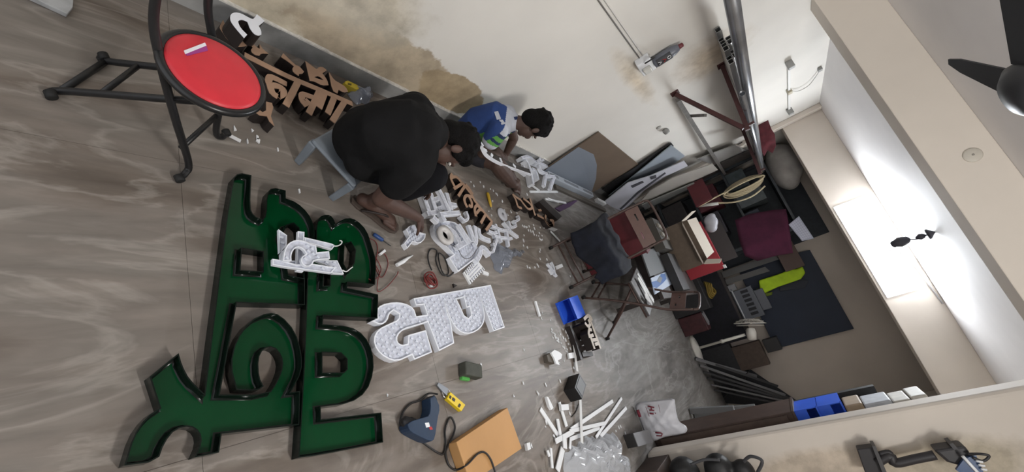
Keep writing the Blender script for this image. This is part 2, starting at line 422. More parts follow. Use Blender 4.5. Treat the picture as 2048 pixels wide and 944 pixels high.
GA = G4([(735, 28), (815, 45), (805, 250), (830, 300), (880, 322), (905, 300), (910, 160), (945, 120), (1030, 140), (1030, 190), (1100, 215),
         (1170, 280), (1205, 350), (1215, 420), (1200, 520), (1150, 600), (1150, 858), (722, 845)]) + \
     G5([(535, 525), (800, 525), (850, 450), (880, 370), (870, 310), (830, 264), (775, 272), (745, 330), (750, 430), (775, 480), (740, 505), (625, 500),
         (590, 370), (620, 230), (700, 120), (800, 75), (870, 90), (950, 180), (985, 300), (985, 400), (925, 512), (975, 505), (970, 690), (545, 740), (530, 842), (395, 870),
         (430, 790), (420, 730), (370, 697), (290, 715), (230, 790), (195, 890), (10, 915), (60, 750), (130, 650), (205, 600), (150, 430),
         (310, 300), (330, 370), (370, 445), (450, 520)]) + G4([(575, 944), (690, 72)])
GAh = [G4([(755, 505), (885, 525), (885, 648), (745, 640)]),
       G4([(1010, 420), (1035, 360), (1080, 345), (1112, 375), (1120, 450), (1130, 560), (1140, 690), (1045, 670), (1030, 560)])]
tray_letter(GA,  'glossy green channel letter word with curled tail on the marble floor', 'green channel letter words',
       GAh)
GB = G5([(965, 870), (1080, 855), (1430, 785), (1420, 622), (1090, 660), (1088, 592), (1250, 572), (1340, 510), (1380, 400), (1375, 290), (1330, 200), (1250, 150),
         (1100, 140), (1105, 92), (1400, 107), (1405, 0)]) + \
     G4([(1610, 790), (1415, 750), (1420, 715), (1590, 730), (1600, 580), (1570, 480), (1540, 390), (1480, 325), (1420, 308), (1360, 335), (1345, 352),
         (1325, 305), (1290, 288), (1240, 305), (1222, 360), (1222, 450), (1205, 540), (1165, 640), (1165, 690)]) + G5([(1010, 40), (1000, 300), (985, 560)])
GBh = [G5([(1098, 295), (1200, 298), (1232, 330), (1232, 385), (1215, 402), (1098, 405)]),
       G4([(1400, 480), (1440, 462), (1468, 510), (1460, 590), (1425, 650), (1395, 600)]),
       G4([(1270, 655), (1310, 660), (1305, 735), (1265, 738)])]
tray_letter(GB,  'glossy green channel letter word with closed bowl and straight stems beside the tools', 'green channel letter words',
       GBh)

# tan faced letters by the skirting
def tan_letter(conv, pts, label, z=0.065, th=0.06, holes=(), face=None, rnd=1):
    return letter('channel_letter', conv(pts), z, th, label, 'tan letters heaped along the skirting', face or M_BRASS, M_BLACKS, [conv(h) for h in holes], rnd=rnd)
def stroke_letter(conv, strokes, wd, z, th, label, group, face=None, side=None, name='channel_letter', cat='letter', rim=0.0, bedmat=None):
    pts = [p for s in strokes for p in flo(conv(s), z)]
    c = sum(pts, Vector()) / len(pts)
    t = thing(name, label, cat, (c.x, c.y, z - th), group)
    strokes_mb(strokes, wd, z - 0.003, th - 0.003, 0, 0, conv).build('letter_return', side or M_BLACKS, t)
    strokes_mb(strokes, wd, z, 0.003, 0, 0, conv).build('letter_face', face or M_BRASS, t)
    if rim:
        strokes_mb(strokes, wd - 2 * rim, z + 0.0015, 0.002, 0, 0, conv).build('letter_bed', bedmat, t)
    return t
stroke_letter(B2, [[(-60, 50), (420, 290), (800, 450), (1140, 598)],
                   [(410, 378), (250, 300), (210, 325), (225, 385), (300, 395), (365, 430), (372, 480), (310, 515)], [(222, 385), (250, 470), (310, 515)],
                   [(535, 350), (400, 615)],
                   [(715, 530), (600, 492), (575, 525), (605, 590), (655, 560)], [(775, 450), (655, 705)],
                   [(830, 480), (770, 640)], [(935, 530), (865, 705)], [(1050, 575), (915, 790)]],
              0.030, 0.07, 0.062, 'long tan faced word of joined hanging letters beside the skirting', 'tan letters heaped along the skirting')
tan_letter(B1, [(205, 170), (215, 120), (270, 97), (350, 110), (440, 160), (500, 190), (530, 180), (565, 122), (670, 215), (590, 280), (625, 350), (625, 400),
                (590, 412), (530, 390), (470, 310), (450, 250), (435, 218), (370, 195), (320, 205), (310, 230), (345, 310), (435, 400), (395, 442), (280, 310), (215, 220)],
           'white faced hook shaped channel letter lying on top of the tan letters', 0.155, 0.075, face=M_LEDW)
tan_letter(B1, [(110, 200), (190, 400), (320, 540), (400, 470), (450, 500), (430, 550), (370, 560), (300, 560), (180, 480), (80, 330), (60, 290)],
           'tan faced letter half hidden beneath the white faced hook letter', 0.078, 0.077)
tan_letter(B1, [(470, 510), (520, 530), (575, 575), (605, 590), (600, 525), (650, 600), (725, 655), (625, 650), (600, 682), (540, 670), (490, 630), (485, 600), (510, 575)],
           'small tan letter with a pointed arm between red stool and skirting')
tan_letter(B2, [(370, 35), (500, 165), (550, 180), (600, 240), (585, 262), (545, 265), (543, 288), (480, 245), (470, 205), (490, 180), (430, 130), (345, 75)],
           'small tan comma shaped letter standing alone near the skirting', 0.07, 0.068)
tan_letter(B2, [(615, 120), (740, 212), (770, 185), (815, 190), (855, 225), (805, 258), (860, 335), (872, 390), (800, 392), (720, 350), (665, 340)],
           'tan letter with a small inner loop beside the long tan word', 0.07, 0.068, holes=[[(712, 300), (765, 285), (822, 335), (770, 325)]])
tan_letter(B2, [(875, 240), (935, 335), (1000, 368), (1065, 410), (1090, 462), (1040, 472), (985, 440), (972, 482), (915, 450)],
           'tan angular letter beside the yellow box', 0.07, 0.068)
tan_letter(B2, [(180, 572), (245, 588), (258, 640), (232, 735), (270, 842), (215, 790), (190, 735), (110, 725), (45, 680), (90, 655), (140, 690), (180, 670)],
           'tan cross shaped letter lying by the red stool feet', 0.065, 0.06, rnd=0)

# tan letters among the white ones
stroke_letter(M6, [[(165, 115), (150, 180), (200, 290)], [(150, 170), (225, 160), (290, 230)], [(190, 320), (300, 250)], [(300, 235), (430, 400), (470, 480), (600, 640), (710, 770)],
                   [(345, 270), (250, 415)], [(345, 260), (385, 300), (445, 395)], [(440, 430), (360, 410), (330, 470), (370, 570)], [(390, 420), (430, 500), (425, 560), (390, 535)],
                   [(560, 600), (500, 545), (470, 600), (490, 690)], [(495, 650), (540, 600), (590, 620)], [(620, 660), (555, 780)], [(700, 770), (625, 875)]],
              0.021, 0.058, 0.056, 'tan faced word with black sides in front of the bent man', 'tan letters among the white letters')
stroke_letter(M6, [[(980, 390), (1025, 470), (1055, 560), (1105, 580)], [(985, 395), (1040, 440), (1090, 470), (1125, 520)],
                   [(1125, 450), (1215, 520), (1240, 580), (1190, 590), (1120, 510)], [(1215, 450), (1250, 560), (1285, 680)]],
              0.021, 0.058, 0.056, 'tan looped letter with black sides by the feet of the seated youth', 'tan letters among the white letters')
stroke_letter(M6, [[(1430, 675), (1425, 740), (1470, 810), (1525, 810), (1530, 750), (1490, 745)]], 0.022, 0.055, 0.053,
              'tan hook shaped letter next to a black bar', 'tan letters among the white letters')
stroke_letter(M6, [[(1315, 675), (1400, 718)], [(1330, 612), (1368, 606)]], 0.022, 0.05, 0.048, 'pair of short tan strokes lying on black sides', 'tan letters among the white letters')
letter('channel_letter', M6([(1335, 495), (1390, 455), (1645, 690), (1590, 742)]), 0.06, 0.058, 'black bar shaped letter side beside the tan hook letter', 'tan letters among the white letters', M_BLACKS, M_BLACKS, rnd=0)

# ------------------------------------------------------------------ white LED letters
def pip(p, loop):
    c = False; n = len(loop)
    for i in range(n):
        a, b = loop[i], loop[i - 1]
        if (a.y > p.y) != (b.y > p.y) and p.x < (b.x - a.x) * (p.y - a.y) / (b.y - a.y) + a.x: c = not c
    return c
def led_letter(conv, pts, label, z, th, rim=0.006, holes=(), group='white LED letters', pitch=0.022, rnd=1, depth=0.012):
    lo = [flo(smooth_loop(conv(pts), rnd) if rnd else conv(pts), z)] + [flo(conv(h), z) for h in holes]
    ins = [inset(lo[0], rim)] + [inset(h, -rim) for h in lo[1:]]
    c = sum(lo[0], Vector()) / len(lo[0]); t = thing('led_letter', label, 'letter', (c.x, c.y, z - th), group)
    mb = MB(); mb.poly(lo, (0, 0, -th), top=False)
    dv = Vector((0, 0, -depth))
    for a, b in zip(lo, ins):
        n = len(a)
        mb.add(a + b, [(i, (i + 1) % n, n + (i + 1) % n, n + i) for i in range(n)])
        mb.add(b + [p + dv for p in b], [(i, (i + 1) % n, n + (i + 1) % n, n + i) for i in range(n)])
    mb.build('letter_rim', M_LEDW, t)
    MB().poly([[p + dv for p in l] for l in ins], (0, 0, -0.002)).build('letter_bed', M_LEDF, t)
    md = MB(); x0 = min(p.x for p in lo[0]); x1 = max(p.x for p in lo[0]); y0 = min(p.y for p in lo[0]); y1 = max(p.y for p in lo[0])
    e1 = (lo[0][1] - lo[0][0]); e1.z = 0; e1.normalize(); ang = random.uniform(0, 1.5); k = 0
    safe = [inset(lo[0], rim + 0.007)] + [inset(h, -rim - 0.007) for h in lo[1:]]
    y = y0
    while y < y1:
        x = x0 + (k % 2) * pitch * 0.5
        while x < x1:
            p = Vector((x, y, z))
            if pip(p, safe[0]) and not any(pip(p, h) for h in safe[1:]):
                md.box((x, y, z - depth + 0.003), (0.013, 0.008, 0.006), Matrix.Rotation(ang, 3, 'Z'))
            x += pitch
        y += pitch * 0.8; k += 1
    if md.v: md.build('led_modules', M_LEDM, t, kind='stuff', label='white LED modules')
    return t
KSH = [(275, 115), (760, 30), (848, 298), (778, 322), (692, 92), (725, 215), (715, 280), (670, 325), (610, 342), (555, 320), (505, 250), (466, 128), (495, 235), (505, 240), (530, 398), (435, 447), (365, 265), (280, 292),
       (210, 312), (172, 350), (172, 390), (200, 410), (238, 400), (242, 346), (352, 315), (392, 455), (280, 502), (265, 472), (170, 515), (100, 492), (40, 440), (20, 370),
       (50, 310), (120, 275), (180, 250), (185, 215), (150, 192), (122, 212), (110, 258), (70, 285), (10, 258), (50, 240), (38, 190), (70, 155), (150, 138), (220, 145),
       (275, 175), (292, 228), (360, 218), (340, 155), (290, 160)]
led_letter(KS, KSH, 'large white LED word with looped first letter lying flat on bare marble', 0.034, 0.033, 0.006,
           [[(545, 120), (592, 108), (608, 175), (628, 168), (638, 220), (620, 240), (592, 222), (575, 180)]], pitch=0.030)
LG = 'small LED letters stacked on the green word'
led_letter(L3, [(160, 560), (200, 690), (330, 760), (430, 740), (430, 640), (300, 640), (230, 480), (190, 480)], 'white LED curve at the bottom of the stack on the green word', 0.060, 0.013, 0.004, group=LG, depth=0.006)
led_letter(L3, [(135, 145), (270, 240), (265, 400), (150, 520)], 'white LED trapezoid strip at the edge of the stack on the green word', 0.060, 0.013, 0.004, group=LG, depth=0.006, rnd=0)
led_letter(L3, [(700, 630), (1060, 635), (1165, 850), (980, 840), (960, 740)], 'white LED wedge under the stack on the green word', 0.060, 0.013, 0.004, group=LG, depth=0.006, rnd=0)
led_letter(L3, [(440, 175), (543, 187), (525, 815), (415, 800)], 'straight white LED bar across the stack on the green word', 0.074, 0.013, 0.004, group=LG, depth=0.006, rnd=0)
led_letter(L3, [(545, 270), (970, 370), (1025, 400), (975, 465), (550, 345)], 'slim white LED strip with a curled wire on the stack', 0.074, 0.013, 0.004, group=LG, depth=0.006, rnd=0)
led_letter(L3, [(40, 610), (160, 628), (420, 700), (690, 690), (1040, 750), (965, 838), (700, 800), (400, 762), (240, 740), (40, 705)], 'long white LED strip along the base of the stack', 0.088, 0.013, 0.004, group=LG, depth=0.006, rnd=0)
led_letter(L3, [(205, 645), (225, 480), (290, 365), (400, 310), (520, 320), (650, 378), (725, 400), (740, 508), (930, 490), (945, 612), (700, 630), (670, 700), (600, 740),
                (520, 710), (485, 640), (500, 580), (572, 530), (520, 450), (430, 420), (362, 480), (335, 560), (340, 638)],
           'white LED arch letter on top of the stack on the green word', 0.102, 0.013, 0.004, group=LG, depth=0.006)
for i, (pp, ll) in enumerate((([(1010, 410), (1070, 405), (1120, 375), (1130, 335), (1095, 325)], 'short pale wire curling off the slim LED strip'),
                              ([(1140, 790), (1200, 812), (1259, 770), (1300, 740)], 'short pale wire trailing off the LED wedge'))):
    tag(MB().tube(spline(flo(L3(pp), 0.077 if i == 0 else 0.062), 5), 0.0025, 6).build('wire', mat('pale_wire', (0.75, 0.75, 0.75), 0.5)), ll, 'wire')

def white_strokes(conv, strokes, wd, z, th, label, group='white letters heaped beside the man'):
    return stroke_letter(conv, strokes, wd, z, th, label, group, face=M_LEDW, side=M_LEDW, name='led_letter', rim=0.005, bedmat=M_LEDF)
white_strokes(L4, [[(215, 235), (310, 500)], [(330, 200), (415, 480)], [(385, 310), (470, 290), (530, 360), (520, 430), (445, 455)], [(275, 525), (480, 505)]],
              0.030, 0.05, 0.045, 'white letter with round eye and two stems by the man\'s knee')
white_strokes(L4, [[(450, 130), (510, 230), (630, 500)], [(580, 200), (660, 470)], [(620, 375), (740, 395)], [(480, 535), (790, 510)], [(510, 560), (560, 640)], [(370, 575), (455, 660)]],
              0.028, 0.08, 0.03, 'white letter with long crossbar lying on another letter')
white_strokes(L4, [[(790, 560), (870, 640), (920, 590), (890, 490)]], 0.018, 0.035, 0.03, 'small white V shaped letter beside the tan word')
led_letter(L5, [(310, 0), (325, 110), (380, 195), (465, 270), (590, 395), (525, 440), (650, 635), (790, 530), (905, 440), (925, 300), (840, 230), (760, 130), (640, -30), (500, -60), (380, -60)],
           'large white letter with square corner under the man\'s hand', 0.035, 0.033, 0.008, group='white letters heaped beside the man', pitch=0.03)
white_strokes(L5, [[(480, 30), (600, 100), (700, 280)], [(640, 300), (770, 225)]], 0.034, 0.066, 0.03, 'white hook shaped letter on the large square cornered letter')
white_strokes(L5, [[(660, -10), (820, 240)], [(800, 0), (840, 120), (870, 210)]], 0.030, 0.094, 0.024, 'white twin stemmed letter next to the hook shaped letter')
white_strokes(L5, [[(880, 10), (900, 200), (880, 260)], [(930, 40), (960, 150), (1090, 210)]], 0.028, 0.062, 0.022, 'white letter with slanting arm near the clear plastic bag')
white_strokes(L5, [[(900, 480), (950, 390), (960, 310), (1020, 320), (1090, 400)]], 0.034, 0.045, 0.04, 'white arch letter above the ribbed module sheet')
tag(MB().lathe([(0.028, 0), (0.06, 0), (0.06, 0.02), (0.028, 0.02), (0.028, 0)], at(888, 472, z=0.068) + Vector((0, 0, 0)), n=24).build('tape_roll', mat('clear_tape', (0.55, 0.53, 0.52), 0.3)),
    'clear tape roll lying on the large white letter', 'tape')
tag(MB().tube(spline(flo(L5([(520, 250), (640, 320), (700, 420), (760, 455), (840, 420), (930, 290), (1000, 270), (1110, 350)]), 0.05), 5), 0.0025, 6).build('wire', mat('grey_wire', (0.12, 0.12, 0.13), 0.5)),
    'thin grey wire looping over the white letters', 'wire')
led_letter(D6, [(248, 532), (287, 480), (262, 430), (290, 402), (328, 395), (340, 432), (372, 455), (405, 462), (400, 502), (360, 536), (312, 520), (292, 545), (272, 570)],
           'single small white letter lying apart by the man\'s hand', 0.03, 0.028, 0.005)
# pile beside the seated youth
white_strokes(S8, [[(670, 270), (760, 250), (830, 305), (950, 355), (1020, 390)], [(720, 290), (760, 360), (790, 480), (810, 580)], [(800, 400), (840, 420), (870, 520)]], 0.030, 0.07, 0.065, 'white letter with drooping stems next to the youth\'s hands', 'white letters by the youth')
white_strokes(S8, [[(880, 300), (900, 250), (930, 300)], [(880, 350), (900, 420), (980, 460)], [(960, 480), (940, 600)], [(1060, 490), (1010, 640)], [(960, 480), (1070, 490)]], 0.030, 0.106, 0.03, 'white square bodied letter piled beside the youth', 'white letters by the youth')
white_strokes(S8, [[(630, 380), (700, 420), (760, 440)], [(640, 410), (720, 470)], [(690, 350), (720, 430)]], 0.022, 0.100, 0.026, 'small white letter touching the youth\'s lap strip', 'white letters by the youth')

# ------------------------------------------------------------------ red round folding stool
M_BLKM = mat('black_painted_tube', (0.014, 0.014, 0.015), 0.38, spec=0.5)
M_RED = mat('red_vinyl_seat', (0.60, 0.028, 0.042), 0.42, noise=0.06, nscale=15)
M_RIM = mat('black_seat_edging', (0.012, 0.012, 0.013), 0.3)
st = thing('folding_stool', 'black tube folding chair with round red vinyl seat', 'chair', (-1.1, 0.47, 0))
sc = Vector((-1.05, 0.49, 0.45))
seat = MB().lathe([(0.02, -0.012), (0.118, -0.012), (0.124, -0.004), (0.122, 0.004), (0.112, 0.011), (0.06, 0.0135), (0.02, 0.014)], sc, n=48).build('seat', M_RED, st)
MB().tube([sc + Vector((0.130 * math.cos(a), 0.130 * math.sin(a), -0.006)) for a in [i * math.pi / 24 for i in range(48)]], 0.012, 10, closed=True).build('seat_rim', M_RIM, st)
MB().lathe([(0.02, -0.03), (0.115, -0.03), (0.125, -0.013), (0.02, -0.013)], sc, n=40).build('seat_pan', M_RIM, st)
lp = MB().poly([[at(x, y, z=0.4655) for x, y in ((368, 101), (410, 85), (413, 91), (371, 108))]], (0, 0, -0.002)).build('seat_sticker', mat('white_sticker', (0.8, 0.78, 0.82), 0.5), st, label='white paper sticker')
MB().poly([[at(x, y, z=0.465) for x, y in ((371, 108), (413, 91), (416, 101), (375, 111))]], (0, 0, -0.002)).build('sticker_band', mat('purple_band', (0.33, 0.04, 0.22), 0.5), lp)
def V(*a): return Vector(a)
fA1, fA2, fB1, fB2 = at(372, 340, z=0.012), at(436, 264, z=0.012), at(122, 182, z=0.012), at(212, 122, z=0.012)
# main frame: front feet, up past the seat to the back
r = 0.0115
tA1 = [at(358, 357, z=0.012), at(370, 347, z=0.014), at(377, 325, z=0.05), V(-1.015, 0.455, 0.25), V(-1.055, 0.365, 0.43), V(-1.085, 0.325, 0.53), V(-1.10, 0.305, 0.66), V(-1.105, 0.30, 0.80)]
tA2 = [at(452, 266, z=0.012), at(443, 274, z=0.012), at(432, 260, z=0.05), V(-1.20, 0.60, 0.25), V(-1.225, 0.50, 0.43), V(-1.24, 0.455, 0.53), V(-1.25, 0.43, 0.66), V(-1.25, 0.425, 0.80)]
MB().tube(spline(tA1, 5), r, 10).build('leg', M_BLKM, st)
MB().tube(spline(tA2, 5), r, 10).build('leg', M_BLKM, st)
MB().tube(spline([tA1[-1], tA1[-1] + V(-0.02, 0.02, 0.04), (tA1[-1] + tA2[-1]) / 2 + V(0, 0, 0.06), tA2[-1] + V(0.02, -0.02, 0.04), tA2[-1]], 6), r, 10).build('back_rail', M_BLKM, st)
# crossing frame: back feet up to the front of the seat
kB1, kB2 = V(-0.985, 0.565, 0.425), V(-1.12, 0.635, 0.425)
MB().tube(spline([at(101, 190, z=0.012), fB1, (fB1 * 0.5 + kB1 * 0.5), kB1], 5), r, 10).build('leg', M_BLKM, st)
MB().tube(spline([at(207, 114, z=0.012), fB2, (fB2 * 0.5 + kB2 * 0.5), kB2], 5), r, 10).build('leg', M_BLKM, st)
MB().tube([fB1, fB2], r * 0.95, 8).build('stretcher', M_BLKM, st)
q1, q2 = fB1.lerp(kB1, 0.22), fB2.lerp(kB2, 0.22)
MB().tube([q1, q2], r * 0.8, 8).build('stretcher', M_BLKM, st)
q1, q2 = fA1.lerp(V(-1.015, 0.455, 0.25), 0.45), fA2.lerp(V(-1.20, 0.60, 0.25), 0.45)
MB().tube([q1, q2], r * 0.8, 8).build('stretcher', M_BLKM, st)
MB().tube([V(-1.03, 0.42, 0.30), V(-0.99, 0.53, 0.42)], 0.007, 6).build('seat_bracket', M_BLKM, st)
MB().tube([kB1, kB2], r, 8).build('seat_bar', M_BLKM, st)
for f in (at(358, 357, z=0.012), at(452, 266, z=0.012), at(101, 190, z=0.012), at(207, 114, z=0.012)):
    MB().lathe([(0.010, -0.012), (0.0145, -0.010), (0.0145, 0.012), (0.010, 0.014)], f + V(0, 0, 0.003), axis=(1, 0.3, 0), n=12).build('rubber_foot', mat('black_rubber', (0.01, 0.01, 0.01), 0.7), st)

# ------------------------------------------------------------------ people
def capsule(mb, pts, rad, n=14):
    """tapered closed tube with rounded ends"""
    pts = [Vector(p) for p in pts]
    d0 = (pts[0] - pts[1]).normalized(); d1 = (pts[-1] - pts[-2]).normalized()
    P = []; Rr = []
    for a in (80, 55, 30): P.append(pts[0] + d0 * rad[0] * math.sin(math.radians(a))); Rr.append(rad[0] * math.cos(math.radians(a)))
    P += pts; Rr += list(rad)
    for a in (30, 55, 80): P.append(pts[-1] + d1 * rad[-1] * math.sin(math.radians(a))); Rr.append(rad[-1] * math.cos(math.radians(a)))
    mb.tube(P, Rr, n)
def ellipsoid(mb, c, rx, ry, rz, rot=None, nu=20, nv=12):
    vs = []; fs = []
    for i in range(nv + 1):
        th = math.pi * i / nv
        for k in range(nu):
            ph = 2 * math.pi * k / nu
            p = Vector((rx * math.sin(th) * math.cos(ph), ry * math.sin(th) * math.sin(ph), rz * math.cos(th)))
            vs.append((rot @ p if rot is not None else p) + Vector(c))
    for i in range(nv):
        for k in range(nu):
            k2 = (k + 1) % nu; fs.append((i * nu + k, (i + 1) * nu + k, (i + 1) * nu + k2, i * nu + k2))
    mb.add(vs, fs, 0, True)
def fuse(mb, name, m, parent=None, voxel=0.006, smooth=6, label=None):
    """one continuous skin over overlapping volumes"""
    me = mb.mesh('tmp', m); o = bpy.data.objects.new('tmp', me); COL.objects.link(o)
    bm = bmesh.new(); bm.from_mesh(me); bmesh.ops.remove_doubles(bm, verts=bm.verts, dist=1e-6); bm.to_mesh(me); bm.free()
    r_ = o.modifiers.new('r', 'REMESH'); r_.mode = 'VOXEL'; r_.voxel_size = voxel; r_.use_smooth_shade = True
    s_ = o.modifiers.new('s', 'SMOOTH'); s_.factor = 0.5; s_.iterations = smooth
    dg = bpy.context.evaluated_depsgraph_get(); res = bpy.data.meshes.new_from_object(o.evaluated_get(dg))
    bpy.data.objects.remove(o); bpy.data.meshes.remove(me)
    n = bpy.data.objects.new(name, res); res.name = name; COL.objects.link(n)
    res.materials.clear()
    for k in (m if isinstance(m, (list, tuple)) else [m]): res.materials.append(k)
    for p in res.polygons: p.use_smooth = True
    if parent is not None: n.parent = parent; res.transform(basis(parent).inverted())
    if label: n['label'] = label
    return n
def frame(u, f):
    u = Vector(u).normalized(); f = Vector(f); f = (f - u * f.dot(u)).normalized(); s = f.cross(u)   # s: the figure's right
    return Matrix((s, f, u)).transposed()
def head_parts(mb, c, Rh, k=1.0):
    c = Vector(c)
    def L(x, y, z): return c + Rh @ Vector((x * k, y * k, z * k))
    ellipsoid(mb, L(0, -0.012, 0.030), 0.076 * k, 0.094 * k, 0.088 * k, Rh)
    ellipsoid(mb, L(0, 0.030, -0.038), 0.056 * k, 0.060 * k, 0.070 * k, Rh)
    ellipsoid(mb, L(0, 0.062, -0.085), 0.026 * k, 0.022 * k, 0.020 * k, Rh)
    ellipsoid(mb, L(0, 0.096, -0.022), 0.015 * k, 0.020 * k, 0.026 * k, Rh)          # nose
    ellipsoid(mb, L(0, 0.080, 0.022), 0.050 * k, 0.016 * k, 0.012 * k, Rh)           # brow
    ellipsoid(mb, L(0, 0.084, -0.060), 0.022 * k, 0.010 * k, 0.008 * k, Rh)          # lips
    for s in (-1, 1): ellipsoid(mb, L(s * 0.080, -0.010, -0.010), 0.010 * k, 0.020 * k, 0.032 * k, Rh)
    return L
def hand_parts(mb, wrist, direction, palm_n, curl=0.5, k=1.0, spread=0.05, thumb=1):
    """palm and five bent fingers; direction: wrist to knuckles, palm_n: out of the palm"""
    d = Vector(direction).normalized(); n = Vector(palm_n); n = (n - d * n.dot(d)).normalized(); s = d.cross(n)
    w_ = Vector(wrist); kn = w_ + d * 0.085 * k
    for off in (-0.026, -0.009, 0.009, 0.026):
        capsule(mb, [w_ + s * off * 0.55 * k + d * 0.008 * k, kn + s * off * k], (0.013 * k, 0.012 * k), 10)
    for off, ln in ((-0.029, 0.060), (-0.010, 0.075), (0.010, 0.080), (0.029, 0.072)):
        p = kn + s * off * k; dd = (d + s * off * spread * 60).normalized(); pts = [p]; a = 0
        for seg in (0.45, 0.32, 0.23):
            a += curl * (0.7 if seg == 0.45 else 0.9)
            p = p + (dd * math.cos(a) + n * math.sin(a)) * ln * seg * k * 1.15; pts.append(p)
        capsule(mb, pts, (0.0092 * k, 0.0086 * k, 0.008 * k, 0.007 * k), 8)
    b = w_ + d * 0.025 * k + s * 0.028 * thumb * k
    capsule(mb, [b, b + (d * 0.6 + s * thumb * 0.8 + n * 0.25).normalized() * 0.035 * k, b + (d * 0.85 + s * thumb * 0.75 + n * 0.45).normalized() * 0.068 * k], (0.0125 * k, 0.0105 * k, 0.008 * k), 8)

M_SKIN = mat('brown_skin', (0.078, 0.042, 0.032), 0.6, noise=0.12, nscale=14)
M_SKIN2 = mat('brown_skin_youth', (0.070, 0.040, 0.031), 0.6, noise=0.12, nscale=14)
M_HAIR = mat('black_hair', (0.0055, 0.005, 0.005), 0.75, noise=0.5, nscale=180, bump=0.6, spec=0.12)
M_TEE = mat('black_tshirt', (0.0095, 0.0093, 0.0098), 0.9, noise=0.3, nscale=7, bump=1.0, spec=0.15)
M_PANT = mat('black_trousers', (0.008, 0.008, 0.010), 0.9, noise=0.2, nscale=8, spec=0.15)
M_EYE = mat('eye_white', (0.7, 0.68, 0.64), 0.2)

# --- the bent man
man = thing('person', 'person in black T-shirt bent forward on a low grey stool, reaching to white letters', 'person', (-1.13, 1.13, 0.17))
pel, sp1, che, nek = V(-1.105, 1.13, 0.305), V(-1.075, 1.125, 0.415), V(-1.045, 1.19, 0.525), V(-1.05, 1.295, 0.56)
shR, elR, wrR = V(-0.915, 1.20, 0.485), V(-0.862, 1.185, 0.255), V(-0.885, 1.53, 0.120)
shL, elL, wrL = V(-1.195, 1.26, 0.505), V(-1.28, 1.36, 0.28), V(-1.12, 1.60, 0.16)
hpR, knR, anR = V(-1.04, 1.14, 0.280), V(-0.955, 1.395, 0.39), V(-0.965, 1.30, 0.075)
hpL, knL, anL = V(-1.20, 1.16, 0.285), V(-1.27, 1.45, 0.40), V(-1.24, 1.34, 0.075)
hc = V(-1.035, 1.405, 0.540); Rh = frame((0.10, 0.86, 0.30), (0.55, 0.10, -0.83))
b = MB()
capsule(b, [pel, sp1, che, nek], (0.125, 0.125, 0.125, 0.06)); capsule(b, [nek, hc - Rh @ V(0, 0.01, 0.07)], (0.058, 0.054))
capsule(b, [shR, che, shL], (0.07, 0.11, 0.07)); capsule(b, [hpR, pel, hpL], (0.09, 0.10, 0.09))
capsule(b, [shR, shR.lerp(elR, 0.5), elR], (0.058, 0.050, 0.040)); capsule(b, [elR, elR.lerp(wrR, 0.3), wrR], (0.040, 0.041, 0.026))
capsule(b, [shL, shL.lerp(elL, 0.5), elL], (0.058, 0.050, 0.040)); capsule(b, [elL, elL.lerp(wrL, 0.3), wrL], (0.040, 0.041, 0.026))
for hp, kn, an, sx in ((hpR, knR, anR, 1), (hpL, knL, anL, -1)):
    capsule(b, [hp, hp.lerp(kn, 0.5), kn], (0.085, 0.075, 0.056)); capsule(b, [kn, kn.lerp(an, 0.35), kn.lerp(an, 0.7), an], (0.054, 0.055, 0.042, 0.035))
    td = V(0.50, 0.86, 0) if sx == 1 else V(-0.1, 1, 0)
    sd = V(td.y, -td.x, 0)
    heel = V(an.x, an.y, 0.045) - td * 0.035
    capsule(b, [heel, V(an.x, an.y, 0.055) + td * 0.05, V(an.x, an.y, 0.034) + td * 0.145], (0.032, 0.036, 0.024))
    for q, (off, ln) in enumerate(((-0.030, 0.045), (-0.011, 0.047), (0.006, 0.044), (0.021, 0.038), (0.034, 0.031))):
        p = V(an.x, an.y, 0.030) + td * 0.14 + sd * off * (-sx)
        capsule(b, [p - td * 0.02, p + td * ln * 0.6, p + td * ln - V(0, 0, 0.006)], (0.013, 0.011 if q else 0.013, 0.008), 8)
head_parts(b, hc, Rh)
hand_parts(b, wrR, V(0.02, 0.85, -0.52), V(-0.2, -0.45, -0.85), 0.35, 1.0, thumb=-1)
hand_parts(b, wrL, V(0.3, 0.85, -0.42), V(0.2, -0.4, -0.9), 0.5, 1.0, thumb=1)
fuse(b, 'body', M_SKIN, man, 0.0045, 4)
def HL(c, R_, k=1.0): return lambda x, y, z: Vector(c) + R_ @ Vector((x * k, y * k, z * k))
def hair(c, R_, parent, k=1.0):
    L = HL(c, R_, k); h = MB()
    ellipsoid(h, L(0, -0.020, 0.040), 0.085 * k, 0.098 * k, 0.092 * k, R_)
    ellipsoid(h, L(0, -0.055, -0.020), 0.072 * k, 0.058 * k, 0.075 * k, R_)
    ellipsoid(h, L(0, 0.040, 0.088), 0.060 * k, 0.050 * k, 0.040 * k, R_)
    for s in (-1, 1): ellipsoid(h, L(s * 0.070, 0.012, 0.020), 0.016 * k, 0.030 * k, 0.040 * k, R_)
    for i in range(46):
        a, e_ = random.uniform(0, 6.28), random.uniform(0.1, 1.3)
        p = L(0.080 * math.cos(a) * math.cos(e_), -0.022 + 0.093 * math.sin(a) * math.cos(e_), 0.042 + 0.087 * math.sin(e_))
        ellipsoid(h, p, 0.016 * k, 0.016 * k, 0.011 * k, None, 8, 6)
    return fuse(h, 'hair', M_HAIR, parent, 0.006, 2)
hair(hc, Rh, man)
L = HL(hc, Rh)
for s in (-1, 1):
    e_ = MB(); ellipsoid(e_, L(s * 0.031, 0.079, 0.004), 0.011, 0.009, 0.007, Rh, 12, 8); ey = e_.build('eye', M_EYE, man)
    e_ = MB(); ellipsoid(e_, L(s * 0.031, 0.0865, 0.004), 0.005, 0.003, 0.005, Rh, 10, 6); e_.build('iris', M_HAIR, ey)
